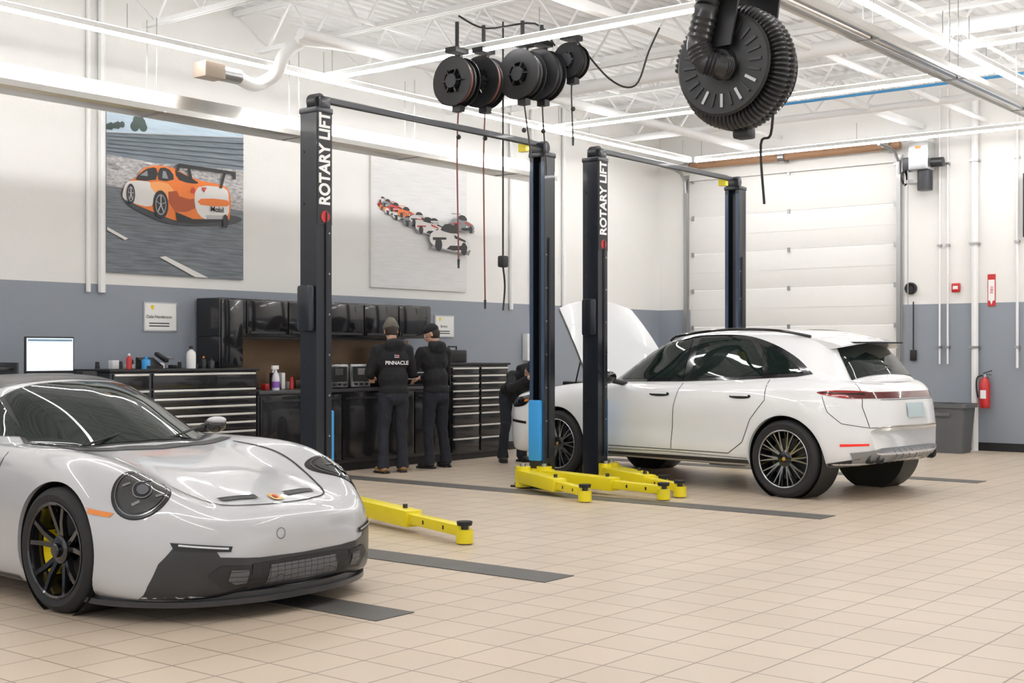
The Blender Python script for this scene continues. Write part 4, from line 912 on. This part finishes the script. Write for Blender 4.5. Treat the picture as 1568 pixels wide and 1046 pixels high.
def ringr(w,d,z,r=.06,n=5):
    o=[]
    for cx,cy,a0 in ((w/2-r,d/2-r,0),(-w/2+r,d/2-r,90),(-w/2+r,-d/2+r,180),(w/2-r,-d/2+r,270)):
        for k in range(n):
            a=math.radians(a0+90*k/(n-1));o.append((cx+r*math.cos(a),cy+r*math.sin(a),z))
    return o
rg=[ringr(.42,.50,0),ringr(.50,.60,.64),ringr(.55,.66,.64),ringr(.55,.66,.70),ringr(.50,.60,.70),ringr(.40,.48,.05)]
vs=sum(rg,[]);n=20;mb.add(vs,[(j*n+i,j*n+(i+1)%n,(j+1)*n+(i+1)%n,(j+1)*n+i) for j in range(5) for i in range(n)]+[tuple(range(n))[::-1],tuple(range(5*n,6*n))],binm);mb.box((-.26,0,.54),(.02,.2,.05),binm,bev=.006);mb.ball((0,0,.63),(.2,.22,.08),black,14,8);mb.obj('bin',g)
mb=M();mb.box((0,0,0),(.14,.02,.9),black,bev=.005);mb.box((0,0,.0),(.1,.03,.8),darkst);mb.obj('wall_speaker',None,(XB-.08,5.78,3.5))
# ================================================================ PEOPLE
def rem(mb,name,parent,vox,it=4,disp=0.):
    o=mb.obj(name,parent,recalc=False)
    r=o.modifiers.new('r','REMESH');r.mode='VOXEL';r.voxel_size=vox;r.use_smooth_shade=True
    s=o.modifiers.new('s','SMOOTH');s.factor=.6;s.iterations=it
    if disp:
        t=bpy.data.textures.new('folds','CLOUDS');t.noise_scale=.09;t.noise_depth=2
        d=o.modifiers.new('d','DISPLACE');d.texture=t;d.strength=disp;d.mid_level=.5;d.texture_coords='LOCAL'
    return o
def hand(g,nm,w,d,pn,th,scale=1.):
    w=V(w);d=V(d).normalized();pn=V(pn);pn=(pn-d*pn.dot(d)).normalized();s=d.cross(pn).normalized()
    if s.dot(V(th))<0:s=-s
    mb=M();p=lambda a,b,c:w+(d*a+s*b+pn*c)*scale
    mb.cap(p(-.03,0,0),p(.02,0,0),.026,.027,skin)
    for b in (-.028,-.010,.010,.028):mb.cap(p(.015,b*.6,0),p(.085,b,0),.015,.0125,skin)
    for b,L in ((.030,.068),(.010,.078),(-.011,.072),(-.031,.056)):
        a=p(.088,b,0);x=p(.088+L*.42,b,.012);y=p(.088+L*.70,b*.95,.034);z=p(.088+L*.80,b*.9,.055)
        mb.cap(a,x,.0095,.009,skin);mb.cap(x,y,.009,.0082,skin);mb.cap(y,z,.0082,.0072,skin)
    mb.cap(p(.02,.022,.004),p(.05,.048,.016),.014,.0115,skin);mb.cap(p(.05,.048,.016),p(.082,.052,.032),.0115,.0095,skin)
    rem(mb,nm,g,.0045,2)
def person(loc,yaw,hat,J,H=1.8,bootm=boot,textback=False,headyaw=0.,pitch=.35,lean=.05,bend=0.):
    g=empty('person',loc,yaw)
    k=H/1.8;cb,sb=math.cos(bend),math.sin(bend)
    S=lambda p:V(p)*k
    def U(p):
        z=p[2]-.95;return V((p[0],p[1]*cb+z*sb,.95+z*cb-p[1]*sb))*k
    rb=(-bend,0,0)
    mb=M()
    ly=lean
    mb.ball(U((0,ly,1.33)),(.205*k,.135*k,.19*k),hood,rot=rb);mb.ball(U((0,ly*.5-.005,1.10)),(.185*k,.135*k,.19*k),hood,rot=rb);mb.ball(S((0,0,.96)),(.188*k,.14*k,.11*k),hood)
    mb.cap(U((-.15,ly,1.445)),U((.15,ly,1.445)),.07*k,.07*k,hood);mb.cap(U((0,ly,1.45)),U((0,ly+.01,1.53)),.075*k,.066*k,hood)
    mb.ball(U((0,ly-.085,1.50)),(.13*k,.065*k,.085*k),hood,rot=rb);mb.ball(U((0,ly-.03,1.54)),(.095*k,.085*k,.045*k),hood,rot=rb)
    for sx in ('l','r'):
        sh=U(J['sh'+sx]);el=S(J['el'+sx]);wr=S(J['wr'+sx])
        mb.cap(sh,el,.075*k,.058*k,hood);mb.cap(el,wr,.058*k,.043*k,hood)
        e=wr-(wr-el).normalized()*.03;mb.ball(e,.046*k,hood,12,8)
    rem(mb,'hoodie',g,.012,4,.022)
    mb=M();mb.ball(S((0,-.005,.93)),(.165*k,.13*k,.12*k),pants);mb.ball(S((0,-.04,.90)),(.155*k,.10*k,.11*k),pants)
    for sx in ('l','r'):
        h=S(J['hp'+sx]);kn=S(J['kn'+sx]);an=S(J['an'+sx])
        mb.cap(h,kn,.098*k,.074*k,pants);mb.cap(kn,an+V((0,-.0,.06)),.072*k,.062*k,pants);mb.cyl(an+V((0,0,.10)),an+V((0,0,-.03)),.066*k,.078*k,pants,16)
    rem(mb,'trousers',g,.012,4,.025)
    for sx in ('l','r'):
        an=S(J['an'+sx]);fy=J.get('fy'+sx,0.);R=Euler((0,0,fy)).to_matrix();mb=M()
        mb.cyl(an+V((0,0,-.04)),an+V((0,0,.06)),.052,.056,bootm,16)
        mb.ball(an+R@V((0,.0,-.035)),(.052,.08,.045),bootm);mb.ball(an+R@V((0,.10,-.045)),(.052,.085,.038),bootm)
        o=rem(mb,'boot_'+sx,g,.007,3)
        mb=M();sol=[(R@V((p[0],p[1],0))) for p in crv([(-.045,-.07),(0,-.088),(.045,-.07),(.042,.02),(.054,.11),(.03,.18),(0,.192),(-.03,.18),(-.054,.11),(-.042,.02)],4)]
        mb.prism([(p.x+an.x,p.y+an.y) for p in sol],(0,0,0),(1,0,0),(0,1,0),.022,black);mb.obj('sole_'+sx,g)
    hc=U((0,ly+.045,1.665));HR=Euler((-pitch-bend*.7,0,headyaw)).to_matrix()
    def h(p):return hc+HR@(V(p)*k)
    mb=M();eul=HR.to_euler()
    mb.ball(h((0,-.005,.02)),(.076*k,.096*k,.10*k),skin,24,16,rot=eul);mb.ball(h((0,.02,-.045)),(.058*k,.068*k,.065*k),skin,20,12,rot=eul);mb.ball(h((0,.05,-.09)),(.03*k,.028*k,.022*k),skin)
    mb.cap(U((0,ly,1.48)),h((0,-.02,-.06)),.058*k,.055*k,skin)
    mb.cap(h((0,.088,.0)),h((0,.105,-.028)),.009*k,.014*k,skin);mb.ball(h((0,.084,-.058)),(.022*k,.010*k,.009*k),skin)
    mb.cap(h((-.035,.082,.022)),h((.035,.082,.022)),.010*k,.010*k,skin)
    for sx in (-1,1):mb.ball(h((sx*.078,-.005,-.005)),(.010*k,.020*k,.031*k),skin,12,8,rot=eul)
    rem(mb,'head',g,.006,3)
    mb=M()
    for sx in (-1,1):
        mb.ball(h((sx*.03,.083,.005)),.011*k,paper,10,8);mb.ball(h((sx*.03,.092,.004)),.005*k,black,8,6)
    mb.cap(h((-.02,.088,-.062)),h((.02,.088,-.062)),.004*k,.004*k,pr_)
    mb.obj('eyes_and_lips',g)
    mb=M();mb.ball(h((0,-.02,.005)),(.080*k,.092*k,.088*k),hairm,20,14,rot=eul);mb.ball(h((0,-.035,-.04)),(.068*k,.06*k,.05*k),hairm,16,10,rot=eul);rem(mb,'hair',g,.008,2,.006)
    mb=M()
    if hat=='beanie':
        mb.ball(h((0,-.012,.055)),(.088*k,.108*k,.088*k),beanie,24,16,rot=eul);mb.ball(h((0,-.015,.095)),(.065*k,.08*k,.075*k),beanie,20,12,rot=eul)
        A=h((0,-.012,.015));B_=h((0,-.012,.06));mb.cyl(A,B_,.098*k,.098*k,beanie,28)
        rem(mb,'beanie',g,.007,3,.006)
    else:
        mb.ball(h((0,-.008,.055)),(.084*k,.103*k,.075*k),hood,24,16,rot=eul);mb.ball(h((0,-.01,.09)),(.066*k,.08*k,.048*k),hood,20,12,rot=eul)
        mb.ball(h((0,.115,.052)),(.066*k,.075*k,.009*k),hood,20,12,rot=eul);rem(mb,'cap',g,.006,2)
    for sx,q in (('l',-1),('r',1)):
        el=S(J['el'+sx]);wr=S(J['wr'+sx]);d=(wr-el).normalized();d=V((d.x*.6-q*.15,d.y,d.z*.5-.1))
        hand(g,'hand_'+sx,wr+(wr-el).normalized()*.02,d,(0,0,-1),(-q,0,0),k)
    if textback:
        text('PINNACLE',.062,S((0,ly-.155,1.29)),(math.pi/2+.02,0,0),txtw,g,'back_print',bold=.001)
        mb=M();yb=(ly-.15)*k
        for i in range(4):mb.box((0,yb,1.385*k-i*.010),(.06,.004,.006),pr_ if i%2==0 else paper)
        mb.box((-.02,yb-.002,1.38*k),(.022,.004,.02),bluep);mb.obj('flag_patch',g)
    return g
J1=dict(shl=(-.19,.05,1.44),shr=(.19,.05,1.44),ell=(-.27,.10,1.17),elr=(.28,.12,1.18),wrl=(-.16,.34,1.13),wrr=(.16,.36,1.14),
 hpl=(-.09,0,.92),hpr=(.09,0,.92),knl=(-.12,.03,.51),knr=(.11,.05,.51),anl=(-.14,-.03,.085),anr=(.12,.02,.085),fyl=.2,fyr=-.25)
person((11.18,10.68,0),-.45,'beanie',J1,1.81,boot,True,headyaw=-.15,pitch=.4)
J2=dict(shl=(-.19,.05,1.44),shr=(.19,.05,1.44),ell=(-.28,.14,1.17),elr=(.27,.12,1.18),wrl=(-.17,.38,1.16),wrr=(.08,.36,1.12),
 hpl=(-.09,0,.92),hpr=(.09,0,.92),knl=(-.11,.03,.51),knr=(.12,.04,.51),anl=(-.13,-.02,.085),anr=(.15,.0,.085),fyl=.25,fyr=-.2)
person((11.98,10.72,0),-.15,'cap',J2,1.78,bootb,False,headyaw=.75,pitch=.35)
J3=dict(J2);J3.update(ell=(-.27,.66,1.0),elr=(.27,.66,1.0),wrl=(-.14,.88,1.13),wrr=(.14,.88,1.13),hpl=(-.09,-.04,.92),hpr=(.09,-.04,.92))
person((13.25,10.52,0),2.6,'cap',J3,1.75,bootb,False,pitch=.1,lean=.05,bend=1.05)
# ================================================================ CAMERA, WORLD
cam=bpy.data.cameras.new('camera');co=bpy.data.objects.new('camera',cam);bpy.context.scene.collection.objects.link(co)
co.location=(0,0,1.42);co.rotation_euler=(math.pi/2,0,math.radians(38.5-90))
cam.lens=45.76;cam.sensor_width=36;cam.shift_y=.0108;cam.clip_end=100
bpy.context.scene.camera=co
sl=bpy.data.lights.new('sun','SUN');sl.energy=12;sl.angle=.01;sl.color=(1,.96,.9);so=bpy.data.objects.new('sun',sl);bpy.context.scene.collection.objects.link(so)
so.rotation_euler=V((-5.1,1.4,-2.5)).to_track_quat('-Z','Y').to_euler();so.location=(30,0,12)
w=bpy.data.worlds.new('world');bpy.context.scene.world=w;w.use_nodes=True
w.node_tree.nodes['Background'].inputs[0].default_value=(.98,.985,1,1);w.node_tree.nodes['Background'].inputs[1].default_value=1.1
bpy.context.scene.view_settings.view_transform='Standard'
